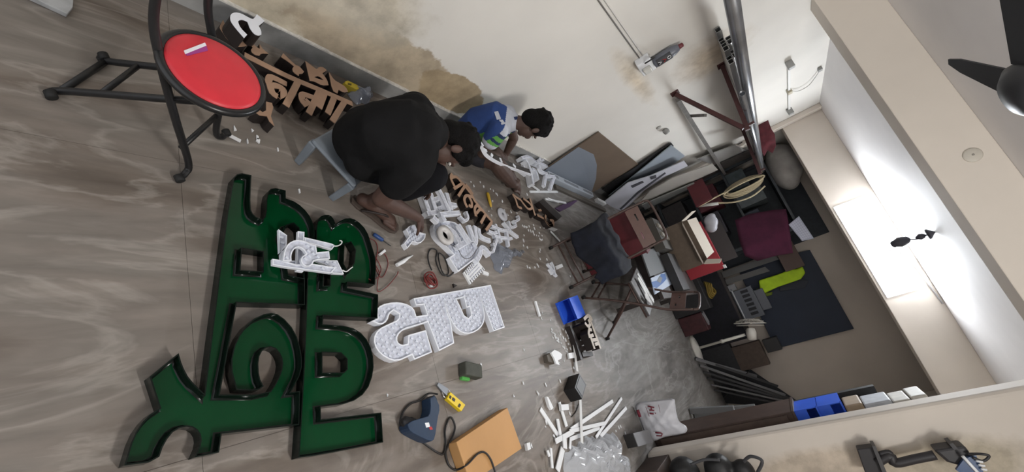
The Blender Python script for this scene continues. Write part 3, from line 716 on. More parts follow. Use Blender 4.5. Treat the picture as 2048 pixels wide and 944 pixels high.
e_ = MB(); ellipsoid(e_, L(0, 0.094, -0.047), 0.024, 0.008, 0.006, Rh, 12, 8); e_.build('moustache', M_HAIR, man)
t_ = MB()
capsule(t_, [pel + V(-0.01, -0.015, 0.0), sp1 + V(0, -0.005, 0), che, nek.lerp(che, 0.30)], (0.128, 0.136, 0.132, 0.085), 24)
capsule(t_, [shR + V(0, 0, 0.0), che + V(0, 0, 0.005), shL], (0.082, 0.125, 0.078), 20)
capsule(t_, [pel + V(0.045, 0.005, -0.01), sp1 + V(0.045, 0.02, 0), shR.lerp(che, 0.3)], (0.108, 0.115, 0.10), 20)
capsule(t_, [pel + V(-0.045, 0.005, -0.01), sp1 + V(-0.04, 0.02, 0), shL.lerp(che, 0.3)], (0.108, 0.115, 0.10), 20)
capsule(t_, [shR, shR.lerp(elR, 0.52)], (0.086, 0.080), 18); capsule(t_, [shL, shL.lerp(elL, 0.55)], (0.084, 0.072), 18)
capsule(t_, [pel + V(0.075, 0.0, -0.02), pel + V(0.07, 0.05, -0.01)], (0.10, 0.095), 16)
fuse(t_, 'tshirt', M_TEE, man, 0.007, 8, label='plain black T-shirt')
p_ = MB()
capsule(p_, [hpR, pel + V(0, 0, -0.005), hpL], (0.104, 0.118, 0.104), 18)
for hp, kn, an in ((hpR, knR, anR), (hpL, knL, anL)):
    capsule(p_, [hp, hp.lerp(kn, 0.5), kn], (0.105, 0.098, 0.080), 18); capsule(p_, [kn, kn.lerp(an, 0.45)], (0.078, 0.072), 18)
fuse(p_, 'trousers', M_PANT, man, 0.007, 8, label='black cropped trousers')
# flip-flops are worn things of their own
def sandal(an, td, label):
    td = td.normalized(); sd = V(td.y, -td.x, 0); c = V(an.x, an.y, 0)
    t = thing('flip_flop', label, 'sandal', (an.x, an.y, 0), 'pair of brown flip-flops')
    out = []
    for u, w_ in ((-0.075, 0.0), (-0.068, 0.026), (-0.03, 0.038), (0.05, 0.037), (0.12, 0.047), (0.175, 0.046), (0.205, 0.030), (0.215, 0.0)):
        out.append((u, w_))
    pts = [c + td * u + sd * w_ for u, w_ in out] + [c + td * u - sd * w_ for u, w_ in out[-2:0:-1]]
    MB().poly([[p + V(0, 0, 0.014) for p in pts]], (0, 0, -0.0135)).build('sole', mat('brown_rubber_sole', (0.075, 0.055, 0.045), 0.8), t, bevel=0.003)
    for s in (-1, 1):
        MB().tube(spline([c + td * 0.135 + V(0, 0, 0.02), c + td * 0.10 + sd * 0.02 * s + V(0, 0, 0.065), c + td * 0.03 + sd * 0.041 * s + V(0, 0, 0.05), c + sd * 0.04 * s - td * 0.01 + V(0, 0, 0.014)], 5), 0.006, 8).build('strap', mat('dark_strap', (0.03, 0.022, 0.02), 0.6), t)
sandal(anR, V(0.50, 0.86, 0), 'brown flip-flop on the bent man\'s foot beside the green letters')
sandal(anL, V(-0.1, 1, 0), 'brown flip-flop on the bent man\'s other foot nearer the wall')
# low stool
M_GPL = mat('grey_plastic', (0.17, 0.195, 0.225), 0.45, noise=0.1, nscale=10)
ls = thing('low_stool', 'low grey plastic stool under the bent man', 'stool', (-1.136, 1.145, 0))
Rz = Matrix.Rotation(math.radians(41), 3, 'Z'); c0 = V(-1.136, 1.145, 0)
MB().box(c0 + V(0, 0, 0.161), (0.255, 0.255, 0.018), Rz).build('seat', M_GPL, ls, bevel=0.008)
for sx in (-1, 1):
    for sy in (-1, 1):
        tb = [c0 + Rz @ V(sx * 0.115 + a * 0.018, sy * 0.115 + b_ * 0.018, 0.155) for a, b_ in ((-1, -1), (1, -1), (1, 1), (-1, 1))]
        bt = [c0 + Rz @ V(sx * 0.105 + a * 0.015, sy * 0.105 + b_ * 0.015, 0.0) for a, b_ in ((-1, -1), (1, -1), (1, 1), (-1, 1))]
        MB().hexa(bt, tb).build('leg', M_GPL, ls, bevel=0.004)
for sx in (-1, 1):
    MB().box(c0 + Rz @ V(sx * 0.118, 0, 0.135), (0.010, 0.20, 0.04), Rz).build('apron', M_GPL, ls)

# --- the youth by the wall
boy = thing('person', 'seated youth in blue, white and green jersey leaning over letters by the wall', 'person', (-1.60, 2.20, 0))
pel, sp1, che, nek = V(-1.63, 2.25, 0.12), V(-1.63, 2.215, 0.27), V(-1.585, 2.235, 0.41), V(-1.535, 2.295, 0.49)
shR, elR, wrR = V(-1.475, 2.17, 0.42), V(-1.415, 2.20, 0.225), V(-1.475, 2.44, 0.21)
shL, elL, wrL = V(-1.66, 2.34, 0.43), V(-1.60, 2.56, 0.32), V(-1.545, 2.60, 0.19)
hpR, knR, anR = V(-1.53, 2.26, 0.10), V(-1.36, 2.34, 0.23), V(-1.375, 2.74, 0.085)
hpL, knL, anL = V(-1.69, 2.30, 0.10), V(-1.55, 2.48, 0.16), V(-1.44, 2.80, 0.075)
hc = V(-1.485, 2.375, 0.575); Rh = frame((0.12, 0.74, 0.62), (0.30, 0.45, -0.80))
b = MB()
capsule(b, [pel, sp1, che, nek], (0.105, 0.10, 0.10, 0.05)); capsule(b, [nek, hc - Rh @ V(0, 0.01, 0.06)], (0.050, 0.047))
capsule(b, [shR, che, shL], (0.055, 0.085, 0.055)); capsule(b, [hpR, pel, hpL], (0.08, 0.09, 0.08))
for sh, el, wr in ((shR, elR, wrR), (shL, elL, wrL)):
    capsule(b, [sh, sh.lerp(el, 0.5), el], (0.047, 0.042, 0.035)); capsule(b, [el, el.lerp(wr, 0.3), wr], (0.035, 0.036, 0.024))
capsule(b, [hpR, hpR.lerp(knR, 0.5), knR], (0.075, 0.066, 0.052)); capsule(b, [knR, knR.lerp(anR, 0.3), knR.lerp(anR, 0.7), anR], (0.060, 0.066, 0.050, 0.038))
capsule(b, [hpL, hpL.lerp(knL, 0.5), knL], (0.075, 0.066, 0.052)); capsule(b, [knL, knL.lerp(anL, 0.3), knL.lerp(anL, 0.7), anL], (0.057, 0.062, 0.048, 0.036))
for an, td, sx in ((anR, V(-0.08, 1.0, 0), 1), (anL, V(0.45, 0.89, 0), -1)):
    td = td.normalized(); sd = V(td.y, -td.x, 0)
    capsule(b, [an - td * 0.03 - V(0, 0, 0.012), an + td * 0.05, V(an.x, an.y, 0.034) + td * 0.13], (0.033, 0.036, 0.026))
    for q, (off, ln) in enumerate(((-0.028, 0.042), (-0.010, 0.044), (0.006, 0.041), (0.020, 0.036), (0.032, 0.030))):
        p = V(an.x, an.y, 0.028) + td * 0.13 + sd * off * (-sx)
        capsule(b, [p - td * 0.02, p + td * ln * 0.6, p + td * ln - V(0, 0, 0.006)], (0.012, 0.010 if q else 0.012, 0.008), 8)
head_parts(b, hc, Rh, 0.97)
hand_parts(b, wrR, V(-0.15, 0.92, -0.25), V(-0.1, -0.25, -0.95), 0.5, 0.92, thumb=-1)
hand_parts(b, wrL, V(0.45, 0.55, -0.65), V(0.2, -0.6, -0.75), 0.5, 0.92, thumb=1)
fuse(b, 'body', M_SKIN2, boy, 0.0045, 4)
hair(hc, Rh, boy, 1.0)
L = HL(hc, Rh, 0.97)
for s in (-1, 1):
    e_ = MB(); ellipsoid(e_, L(s * 0.031, 0.079, 0.004), 0.011, 0.009, 0.007, Rh, 12, 8); ey = e_.build('eye', M_EYE, boy)
    e_ = MB(); ellipsoid(e_, L(s * 0.031, 0.0865, 0.004), 0.005, 0.003, 0.005, Rh, 10, 6); e_.build('iris', M_HAIR, ey)
j_ = MB()
capsule(j_, [pel + V(0, 0, 0.0), sp1, che, nek.lerp(che, 0.35)], (0.125, 0.125, 0.122, 0.075), 22)
capsule(j_, [shR, che, shL], (0.068, 0.112, 0.068), 18)
capsule(j_, [pel + V(0.05, 0.05, 0.02), sp1 + V(0.05, 0.06, 0), che + V(0.02, 0.03, -0.04)], (0.105, 0.10, 0.10), 18)
capsule(j_, [shR, shR.lerp(elR, 0.45)], (0.068, 0.064), 16); capsule(j_, [shL, shL.lerp(elL, 0.45)], (0.066, 0.060), 16)
M_JB = mat('royal_blue_jersey', (0.018, 0.050, 0.185), 0.8, noise=0.15, nscale=8, bump=0.15)
M_JW = mat('white_jersey_panel', (0.46, 0.48, 0.54), 0.8, noise=0.12, nscale=12, bump=0.15)
M_JG = mat('green_jersey_stripe', (0.10, 0.30, 0.06), 0.8, noise=0.12, nscale=12)
M_JN = mat('navy_jersey_stripe', (0.010, 0.022, 0.075), 0.8)
jo = fuse(j_, 'jersey', [M_JB, M_JW, M_JG, M_JN], boy, 0.006, 6, label='blue jersey with white shoulder panel and green stripes')
bi = basis(boy)
d_neck, d_hem = V(-1.50, 2.27, 0.50), V(-1.47, 2.36, 0.25)
for p in jo.data.polygons:
    c = bi @ p.center; sd_ = (elR - shR).normalized(); sl = (c - shR).dot(sd_)
    front = c.y - 2.145 + 0.35 * (c.x + 1.47) + 0.10 * (0.40 - c.z)
    f_ = (c.z - 0.205) + 0.25 * (-1.47 - c.x)
    if sl > 0.098 and (c - shR - sd_ * sl).length < 0.072 and c.x > -1.50: p.material_index = 1
    elif front < 0.0: p.material_index = 0
    elif f_ > 0.215: p.material_index = 1
    elif f_ > 0.190: p.material_index = 3
    elif f_ > 0.160: p.material_index = 2
    elif f_ > 0.138: p.material_index = 3
    else: p.material_index = 2
from mathutils.bvhtree import BVHTree
bv = BVHTree.FromPolygons([bi @ v.co for v in jo.data.vertices], [tuple(p.vertices) for p in jo.data.polygons])
def printed(name, px, m):
    pts = []
    for x, y in px:
        h_ = bv.ray_cast(CAMP, ray(x, y).normalized())
        if h_[0] is None: return
        pts.append(h_[0] + h_[1] * 0.003)
    return MB().poly([pts], (pts[0] - CAMP).normalized() * 0.002).build(name, m, jo)
printed('badge', [(988, 224), (996, 222.5), (1002, 238), (994, 240.5)], M_JW)
printed('badge', [(998, 240), (1005, 240), (1011, 248), (1003, 250)], M_JW)
printed('emblem', [(1027, 234), (1034, 233), (1036, 239), (1029, 240)], M_JN)
sh_ = MB()
capsule(sh_, [hpR, pel + V(0, 0, -0.01), hpL], (0.092, 0.10, 0.092), 16)
capsule(sh_, [hpR, hpR.lerp(knR, 0.45)], (0.088, 0.082), 16); capsule(sh_, [hpL, hpL.lerp(knL, 0.5)], (0.086, 0.080), 16)
fuse(sh_, 'shorts', mat('dark_shorts', (0.02, 0.02, 0.026), 0.9, noise=0.2), boy, 0.007, 5, label='dark shorts')
# letter strip on the youth's lap
lap0, lap1 = at(965, 300, z=0.26), at(1062, 348, z=0.11)
tl = thing('led_strip', 'white edged black letter strip held across the lap of the youth', 'letter', tuple(lap1))
cl = spline([at(962, 292, z=0.345), at(975, 313, z=0.325), at(1010, 332, z=0.27), at(1062, 350, z=0.175)], 6)
mb = MB()
for i in range(len(cl) - 1):
    a, b2 = cl[i], cl[i + 1]; mb.hexa([a + V(-0.003, 0, -0.012), a + V(0.003, 0, -0.012), b2 + V(0.003, 0, -0.012), b2 + V(-0.003, 0, -0.012)], [a + V(-0.003, 0, 0.012), a + V(0.003, 0, 0.012), b2 + V(0.003, 0, 0.012), b2 + V(-0.003, 0, 0.012)])
mb.build('strip_edge', M_LEDW, tl)
mb = MB()
for i in range(len(cl) - 1):
    a, b2 = cl[i] + V(-0.03, 0.0, 0.0), cl[i + 1] + V(-0.03, 0.0, 0.0); mb.hexa([a + V(-0.024, 0, -0.006), a + V(0.026, 0, -0.006), b2 + V(0.026, 0, -0.006), b2 + V(-0.024, 0, -0.006)], [a + V(-0.024, 0, 0.004), a + V(0.026, 0, 0.004), b2 + V(0.026, 0, 0.004), b2 + V(-0.024, 0, 0.004)])
mb.build('strip_base', M_BLACKS, tl)
for i in range(2, len(cl) - 2, 3):
    a = cl[i] + V(-0.03, 0, 0.006)
    MB().box(a, (0.034, 0.020, 0.008), Matrix.Rotation(0.3 * i, 3, 'Z')).build('strip_module', M_LEDW, tl)

# ------------------------------------------------------------------ things on the floor
M_WHITE = mat('white_plastic', (0.74, 0.75, 0.77), 0.45)
M_OFFW = mat('offcut_white', (0.66, 0.66, 0.66), 0.6)
M_BLUE = mat('blue_plastic', (0.030, 0.120, 0.72), 0.42, noise=0.08, nscale=6)
def flat(name, conv, pts, z, th, m, label, cat, group=None, bevel=0.0):
    q = flo(conv(pts) if conv else pts, z)
    return tag(MB().poly([q], (0, 0, -th)).build(name, m, bevel=bevel), label, cat, group)
def strip(name, conv, a, b, wd, z, th, m, label, cat, group=None, bevel=0.001):
    p, q = flo(conv([a, b]) if conv else [a, b], z)
    return tag(MB().poly([ribbon([p, q], wd)], (0, 0, -th)).build(name, m, bevel=bevel, seg=1), label, cat, group)
# blue storage bin lying with its mouth to the camera
bt = thing('storage_bin', 'blue plastic storage bin tipped on its side on the floor', 'bin', tuple(at(1130, 622, z=0)))
A, B = at(1116, 605, z=0), at(1133, 647, z=0); ux = (B - A).normalized(); W = (B - A).length; uy = V(-ux.y, ux.x, 0); h = 0.105; dp = 0.17; tk = 0.004
def bx_(o, x0, x1, y0, y1, z0, z1):
    P = [A + ux * x + uy * y + V(0, 0, z) for z in (z0, z1) for x, y in ((x0, y0), (x1, y0), (x1, y1), (x0, y1))]; o.hexa(P[:4], P[4:])
mb = MB(); bx_(mb, 0, W, -0.055, dp, 0, tk); mb.build('floor_panel', M_BLUE, bt, bevel=0.001)
mb = MB(); bx_(mb, 0, W, 0, dp, h - tk, h); mb.build('top_panel', M_BLUE, bt, bevel=0.001)
for x0 in (0, W - tk):
    mb = MB(); bx_(mb, x0, x0 + tk, 0, dp, tk, h - tk); mb.build('side_panel', M_BLUE, bt, bevel=0.001)
mb = MB(); bx_(mb, tk, W - tk, dp - tk, dp, tk, h - tk); mb.build('back_panel', M_BLUE, bt)
mb = MB(); bx_(mb, 0.02, W - 0.02, -0.055, -0.049, 0, 0.02); mb.build('lip', M_BLUE, bt, bevel=0.001)
# black letters next to the bin
stroke_letter(N1, [[(640, 345), (690, 300), (725, 335), (690, 370)], [(650, 385), (690, 430), (715, 395)], [(730, 470), (700, 470), (700, 540), (750, 530)], [(740, 590), (800, 585)], [(720, 560), (765, 695)], [(690, 290), (760, 480), (835, 690)], [(770, 640), (810, 630)]],
              0.026, 0.125, 0.0735, 'black sided word with cream face lying on another word beside the blue bin', 'black sided letters by the blue bin', face=mat('cream_letter_face', (0.50, 0.44, 0.38), 0.5))
stroke_letter(N1, [[(480, 420), (560, 640), (610, 820)], [(560, 420), (640, 560)], [(560, 640), (680, 600)], [(620, 760), (740, 750)], [(590, 700), (660, 680)]],
              0.034, 0.05, 0.048, 'all black word lying under the cream faced word', 'black sided letters by the blue bin', face=M_BLACKS)
# black power supply with a grey face
ad = thing('power_supply', 'black power supply box with grey face and thin lead', 'power supply', tuple(at(1138, 768, z=0)))
o_ = at(1131, 772, z=0); Ra = Matrix.Rotation(math.radians(28), 3, 'Z')
MB().box(o_ + V(0.03, 0.04, 0.045), (0.10, 0.15, 0.09), Ra).build('case', mat('black_case', (0.010, 0.010, 0.011), 0.4), ad, bevel=0.003)
MB().box(o_ + V(0.03, 0.04, 0.0915), (0.075, 0.11, 0.003), Ra).build('face_plate', mat('grey_plate', (0.13, 0.13, 0.135), 0.5), ad)
MB().tube(spline([o_ + V(0.05, 0.11, 0.05)] + flo(N2([(430, 190), (442, 240), (420, 350), (390, 430), (350, 480)]), 0.006), 5), 0.003, 6).build('lead', M_BLKM, ad)
# grey block with a green clip
o_ = at(931, 745, z=0); Ra = Matrix.Rotation(math.radians(71), 3, 'Z')
gb = thing('glue_gun_block', 'dark olive grey block with bright green clip on the floor', 'block', tuple(o_))
gb.name = 'sanding_block'
MB().box(o_ + V(0, 0.01, 0.028), (0.125, 0.070, 0.052), Ra).build('body', mat('olive_grey', (0.060, 0.062, 0.050), 0.7, noise=0.2), gb, bevel=0.006)
MB().box(o_ + Ra @ V(-0.02, -0.038, 0.012), (0.055, 0.016, 0.022), Ra).build('clip', mat('bright_green', (0.10, 0.42, 0.09), 0.4), gb, bevel=0.003)
# yellow tool
ye = thing('glass_cutter', 'yellow tool with grey blade lying by the drill', 'tool', tuple(at(905, 800, z=0)))
q = flo(N3([(510, 268), (638, 378), (605, 432), (480, 325)]), 0.022)
MB().poly([q], (0, 0, -0.022)).build('handle', mat('yellow_plastic', (0.72, 0.52, 0.012), 0.4), ye, bevel=0.003)
for pq in ([(505, 295), (520, 308), (512, 330), (498, 318)], [(530, 312), (552, 330), (545, 352), (522, 336)], [(585, 365), (600, 378), (585, 402), (570, 390)]):
    MB().poly([flo(N3(pq), 0.0232)], (0, 0, -0.002)).build('slot', M_BLACKS, ye)
MB().poly([flo(N3([(410, 190), (490, 240), (480, 300), (440, 262), (398, 212)]), 0.016)], (0, 0, -0.008)).build('blade', mat('steel_grey', (0.22, 0.23, 0.25), 0.35, metal=0.6), ye)
for pts in ([(440, 262), (450, 305), (490, 340)], [(485, 245), (500, 262), (515, 272)]):
    MB().tube(flo(N3(pts), 0.012), 0.0025, 6).build('frame_wire', mat('bright_steel', (0.55, 0.55, 0.55), 0.3, metal=0.8), ye)
# blue drill
M_DRB = mat('drill_blue', (0.011, 0.030, 0.068), 0.45, noise=0.1)
dr = thing('electric_drill', 'dark blue corded electric drill lying on its side', 'drill', tuple(at(850, 840, z=0)))
body = N3([(150, 540), (185, 512), (290, 482), (330, 470), (345, 400), (340, 320), (375, 300), (395, 330), (425, 400), (402, 500), (380, 665), (345, 690), (205, 622), (160, 585)])
MB().poly([flo(smooth_loop(body), 0.062)], (0, 0, -0.058)).build('body', M_DRB, dr, bevel=0.014, seg=3)
MB().poly([flo(smooth_loop(N3([(335, 330), (375, 292), (398, 325), (405, 372), (365, 385)])), 0.056)], (0, 0, -0.048)).build('trigger_grip', mat('black_grip', (0.012, 0.014, 0.018), 0.6), dr, bevel=0.008)
a, b = flo(N3([(190, 545), (100, 508)]), 0.034)
MB().tube([a, a.lerp(b, 0.3), a.lerp(b, 0.32), a.lerp(b, 0.8), b], (0.026, 0.026, 0.022, 0.021, 0.008), 16).build('chuck', mat('black_chuck', (0.02, 0.02, 0.022), 0.4, metal=0.3), dr)
MB().poly([flo(N3([(295, 530), (328, 526), (338, 562), (306, 570)]), 0.0635)], (0, 0, -0.003)).build('badge', M_WHITE, dr, label='white badge')
MB().poly([flo(N3([(330, 566), (350, 560), (362, 585), (338, 588)]), 0.0635)], (0, 0, -0.003)).build('badge', mat('red_badge', (0.45, 0.03, 0.03), 0.5), dr, label='red badge')
cab = flo(N3([(375, 298), (320, 285), (250, 340), (170, 370), (110, 440), (85, 530), (110, 590), (200, 640), (300, 712), (400, 780), (452, 788), (470, 700), (463, 600), (490, 505), (520, 488), (548, 560), (530, 640), (480, 740), (470, 800), (500, 890), (560, 925)]), 0.007) + \
      flo(N3([(650, 880), (740, 790), (800, 780), (850, 840), (885, 944), (895, 1010)]), 0.064)
cab[0].z = 0.03
MB().tube(spline(cab, 6), 0.0045, 8).build('cord', mat('black_cord', (0.012, 0.011, 0.011), 0.5), dr)
# tan board
q = flo(N3([(560, 690), (990, 400), (1112, 745), (680, 1040)]), 0.058)
tag(MB().poly([q], (0, 0, -0.0575)).build('cardboard_box', mat('tan_card', (0.47, 0.255, 0.098), 0.6, noise=0.10, nscale=3), bevel=0.003), 'flat tan cardboard box crossed by the drill cord', 'box')
tag(MB().poly([flo(N3([(1152, 700), (1180, 692), (1190, 750), (1165, 762)]), 0.02)], (0, 0, -0.02)).build('switch_cap', M_WHITE, bevel=0.002), 'small white plastic cap on bare floor beside the tan cardboard box', 'cap')
# white acrylic strips
SG = 'white acrylic strips heaped near the bubble wrap'
SL = 'white acrylic offcut strip in the heap beside the bubble wrap'
STR = [((90, 410), (250, 650), .030), ((250, 355), (312, 560), .028), ((235, 495), (262, 640), .026), ((350, 585), (700, 345), .026),
       ((340, 600), (640, 530), .024), ((340, 668), (590, 570), .024), ((560, 650), (775, 320), .022), ((600, 640), (815, 402), .026), ((220, 685), (370, 600), .030),
       ((292, 640), (300, 745), .040), ((345, 660), (338, 748), .020), ((280, 745), (235, 930), .040), ((178, 740), (192, 912), .020), ((150, 760), (168, 812), .018)]
for i, (a, b, wd) in enumerate(STR):
    strip('acrylic_strip', N2, a, b, wd, 0.008 + 0.004 * (i % 5) + 0.0006 * i, 0.004 + (0.004 * (i % 5)) * 0.0 + 0.003, M_WHITE, SL if 0.02 < wd < 0.04 else SL.replace('white', 'broad white' if wd >= 0.04 else 'narrow white'), 'strip', SG)
strip('acrylic_strip', N2, (424, 300), (440, 700), 0.030, 0.036, 0.004, M_OFFW, 'long greyish strip laid over the heap of white strips', 'strip', SG)
strip('acrylic_strip', N1, (515, 600), (560, 960), 0.028, 0.02, 0.004, M_OFFW, 'long greyish strip beside the black letters', 'strip')
strip('acrylic_strip', N1, (68, 130), (122, 310), 0.022, 0.012, 0.012, M_WHITE, 'short white strip lying before the blue bin', 'strip')
flat('white_tag', N2, [(262, 375), (325, 372), (330, 420), (268, 425)], 0.03, 0.02, M_WHITE, 'white square tag by the strip heap', 'tag', bevel=0.001)
flat('nozzle', N2, [(140, 305), (155, 310), (185, 370), (200, 405), (185, 420), (165, 390)], 0.02, 0.02, M_WHITE, 'white sealant nozzle lying near the black power supply', 'nozzle', bevel=0.003)
# crumpled clear plastic: a lumpy heap of film
def heap(name, pts_px, hgt, m, label, cat, seed=1, amp=0.5, n=46, fr=26.0, parts=True):
    q = flo(pts_px, 0.0); c = sum(q, Vector()) / len(q); rnd = random.Random(seed)
    ph = [(rnd.uniform(-1, 1) * fr, rnd.uniform(-1, 1) * fr, rnd.uniform(0, 6)) for _ in range(9)]
    mb = MB(); rings = 14; vs = []
    Q = spline(q, 8, True); N_ = len(Q)
    for i in range(rings + 1):
        t = i / rings
        for p in Q:
            b_ = p.lerp(c, t ** 0.9)
            s = sum(abs(math.sin(b_.x * a_ + b_.y * b2 + g)) for a_, b2, g in ph) / 9
            z = hgt * (1 - (1 - t) ** 2.2) * (1 - amp + amp * 1.6 * s) + 0.002
            vs.append(V(b_.x + 0.012 * math.sin(40 * z + b_.y * 60), b_.y + 0.012 * math.sin(33 * z + b_.x * 60), z))
    fs = [(i * N_ + k, i * N_ + (k + 1) % N_, (i + 1) * N_ + (k + 1) % N_, (i + 1) * N_ + k) for i in range(rings) for k in range(N_)]
    mb.add(vs, fs, 0, False); mb.f.append(tuple(range(N_))); mb.mi.append(0); mb.sm.append(False)
    return tag(mb.build(name, m), label, cat)
M_FILM = mat('clear_film', (0.62, 0.64, 0.68), 0.16, alpha=0.50, spec=0.9)
M_FILM2 = mat('dark_clear_film', (0.22, 0.24, 0.29), 0.12, alpha=0.65, spec=1.0)
heap('bubble_wrap', N2([(350, 740), (420, 700), (480, 645), (560, 660), (640, 620), (740, 650), (760, 790), (830, 850), (850, 960), (800, 1050), (560, 1080), (350, 1060), (280, 900), (300, 780)]), 0.11, M_FILM, 'heap of crumpled clear bubble wrap beside the white strips', 'bubble wrap', 3, 0.6, fr=40)
heap('plastic_bag', S7([(60, 600), (130, 450), (200, 500), (300, 520), (400, 540), (390, 580), (280, 600), (260, 660), (200, 740), (130, 770), (90, 690)]), 0.05, M_FILM2, 'crumpled clear plastic bag in front of the white letter heap', 'bag', 5, 0.7, fr=60)
heap('plastic_bag', B2([(1095, 470), (1180, 430), (1290, 440), (1350, 520), (1330, 590), (1240, 605), (1150, 580)]), 0.07, M_FILM2, 'crumpled clear plastic bag beside the yellow box at the skirting', 'bag', 8, 0.7, fr=70)
# yellow box at the skirting
yb = thing('small_box', 'small yellow cardboard box beside the skirting', 'box', tuple(at(705, 168, z=0)))
q = flo(B2([(1060, 345), (1090, 338), (1240, 412), (1190, 440), (1055, 375)]), 0.05)
MB().poly([q], (0, 0, -0.05)).build('carton', mat('yellow_card', (0.55, 0.42, 0.04), 0.6), yb, bevel=0.002)
MB().poly([flo(B2([(1090, 365), (1130, 375), (1125, 395), (1085, 385)]), 0.0505)], (0, 0, -0.002)).build('print', mat('brown_print', (0.12, 0.09, 0.01), 0.6), yb)
# plate at the very edge of the floor view
flat('marble_offcut', None, [(50, -12), (135, 28), (146, 14), (148, -20)], 0.018, 0.017, mat('pale_grey_stone', (0.42, 0.43, 0.44), 0.5, noise=0.2), 'pale grey flat offcut lying on the floor behind the red seated chair', 'offcut', bevel=0.002)
# ribbed module sheet
rs = thing('led_module_sheet', 'ribbed white LED module sheet beside the arch letter', 'module sheet', tuple(at(950, 540, z=0)))
q = flo(L5([(725, 640), (890, 450), (1010, 600), (815, 800)]), 0.012)
MB().poly([q], (0, 0, -0.012)).build('sheet', M_WHITE, rs)
for k in range(4):
    a, b = q[0].lerp(q[3], 0.16 + k * 0.22), q[1].lerp(q[2], 0.16 + k * 0.22)
    MB().poly([ribbon([a.lerp(b, 0.15) + V(0, 0, 0.003), a.lerp(b, 0.85) + V(0, 0, 0.003)], 0.005)], (0, 0, -0.003)).build('rib', M_LEDF, rs)
for k in range(8):
    for s_, (u, v) in enumerate(((0, 1), (3, 2))):
        a = q[u].lerp(q[v], 0.08 + 0.12 * k); d_ = (q[3] - q[0]).normalized() * (1 if s_ == 0 else -1)
        MB().poly([ribbon([a + V(0, 0, 0.002), a + d_ * 0.022 + V(0, 0, 0.002)], 0.004)], (0, 0, -0.002)).build('module_lead', M_BLACKS, rs)
flat('acrylic_offcut', L5, [(985, 610), (1055, 640), (1062, 685), (990, 660)], 0.01, 0.01, M_WHITE, 'white offcut touching the ribbed module sheet', 'offcut')
# wires
tag(MB().tube(spline(flo(L5([(295, 612), (258, 520), (243, 420), (262, 345), (310, 320), (365, 355), (350, 470), (390, 600), (450, 680), (515, 660), (510, 560), (460, 430), (395, 378), (385, 440), (410, 560), (450, 650), (520, 692), (580, 650), (602, 590)]), 0.006), 6), 0.0035, 8).build('wire_coil', M_BLKM),
    'loose loop of black wire between red wire bundle and white letters', 'wire')
rb = thing('wire_bundle', 'knotted bundle of dark red wire lying on the marble', 'wire', tuple(at(858, 563, z=0)))
M_RW = mat('dark_red_wire', (0.16, 0.022, 0.020), 0.5); c_ = at(859, 562, z=0.012); rnd = random.Random(4)
for k in range(5):
    rr_ = rnd.uniform(0.028, 0.05); e1 = rnd.uniform(0.6, 1.0); a0 = rnd.uniform(0, 3)
    MB().tube([c_ + Matrix.Rotation(a0, 3, 'Z') @ V(rr_ * math.cos(a), rr_ * e1 * math.sin(a), 0.006 * k + 0.004 * math.sin(3 * a)) for a in [i * math.pi / 12 for i in range(24)]], 0.004, 6, closed=True).build('loop', M_RW, rb)
MB().box(c_ + V(0.03, 0.0, 0.0), (0.012, 0.02, 0.012)).build('connector', M_WHITE, rb)
for i, pts in enumerate(([(-5, 495), (40, 520), (55, 580), (40, 700), (85, 780), (130, 690), (110, 615), (60, 600)], [(10, 600), (50, 650), (80, 720), (60, 780), (55, 880), (120, 850), (190, 770), (205, 735)],
                         [(0, 620), (40, 690), (70, 760), (20, 800), (-10, 790)])):
    tag(MB().tube(spline(flo(D6(pts), 0.006 + 0.005 * i), 6), 0.0022, 6).build('wire', M_RW), ['loose dark red wire curling by the blue handled tool', 'long dark red wire trailing past the green letters', 'short dark red wire beside the green letters'][i], 'wire')
sdr = thing('screwdriver', 'small blue handled screwdriver among red wires', 'screwdriver', tuple(at(755, 470, z=0)))
a, b = flo(D6([(25, 465), (95, 512)]), 0.011); MB().tube([a, a.lerp(b, .1), b.lerp(a, .1), b], (0.007, 0.010, 0.010, 0.006), 10).build('handle', mat('blue_handle', (0.02, 0.06, 0.20), 0.4), sdr)
c_ = flo(D6([(150, 550)]), 0.008)[0]; MB().tube([b, c_], 0.003, 6).build('shaft', mat('dark_steel', (0.08, 0.08, 0.08), 0.4, metal=0.7), sdr)
flat('wire_connector', D6, [(70, 605), (108, 575), (118, 590), (82, 618)], 0.012, 0.012, M_WHITE, 'white connector between the red wires', 'connector')
nz = flo(D6([(195, 690), (240, 665), (275, 640), (312, 620)]), 0.012)
tag(MB().tube(nz, (0.010, 0.011, 0.007, 0.002), 10).build('glue_nozzle', M_WHITE), 'white tapered glue nozzle lying alone on marble', 'nozzle')
flat('bolt', L5, [(585, 790), (610, 800), (640, 815), (600, 840)], 0.012, 0.012, M_BLACKS, 'tiny black part near the black wire loop', 'part')
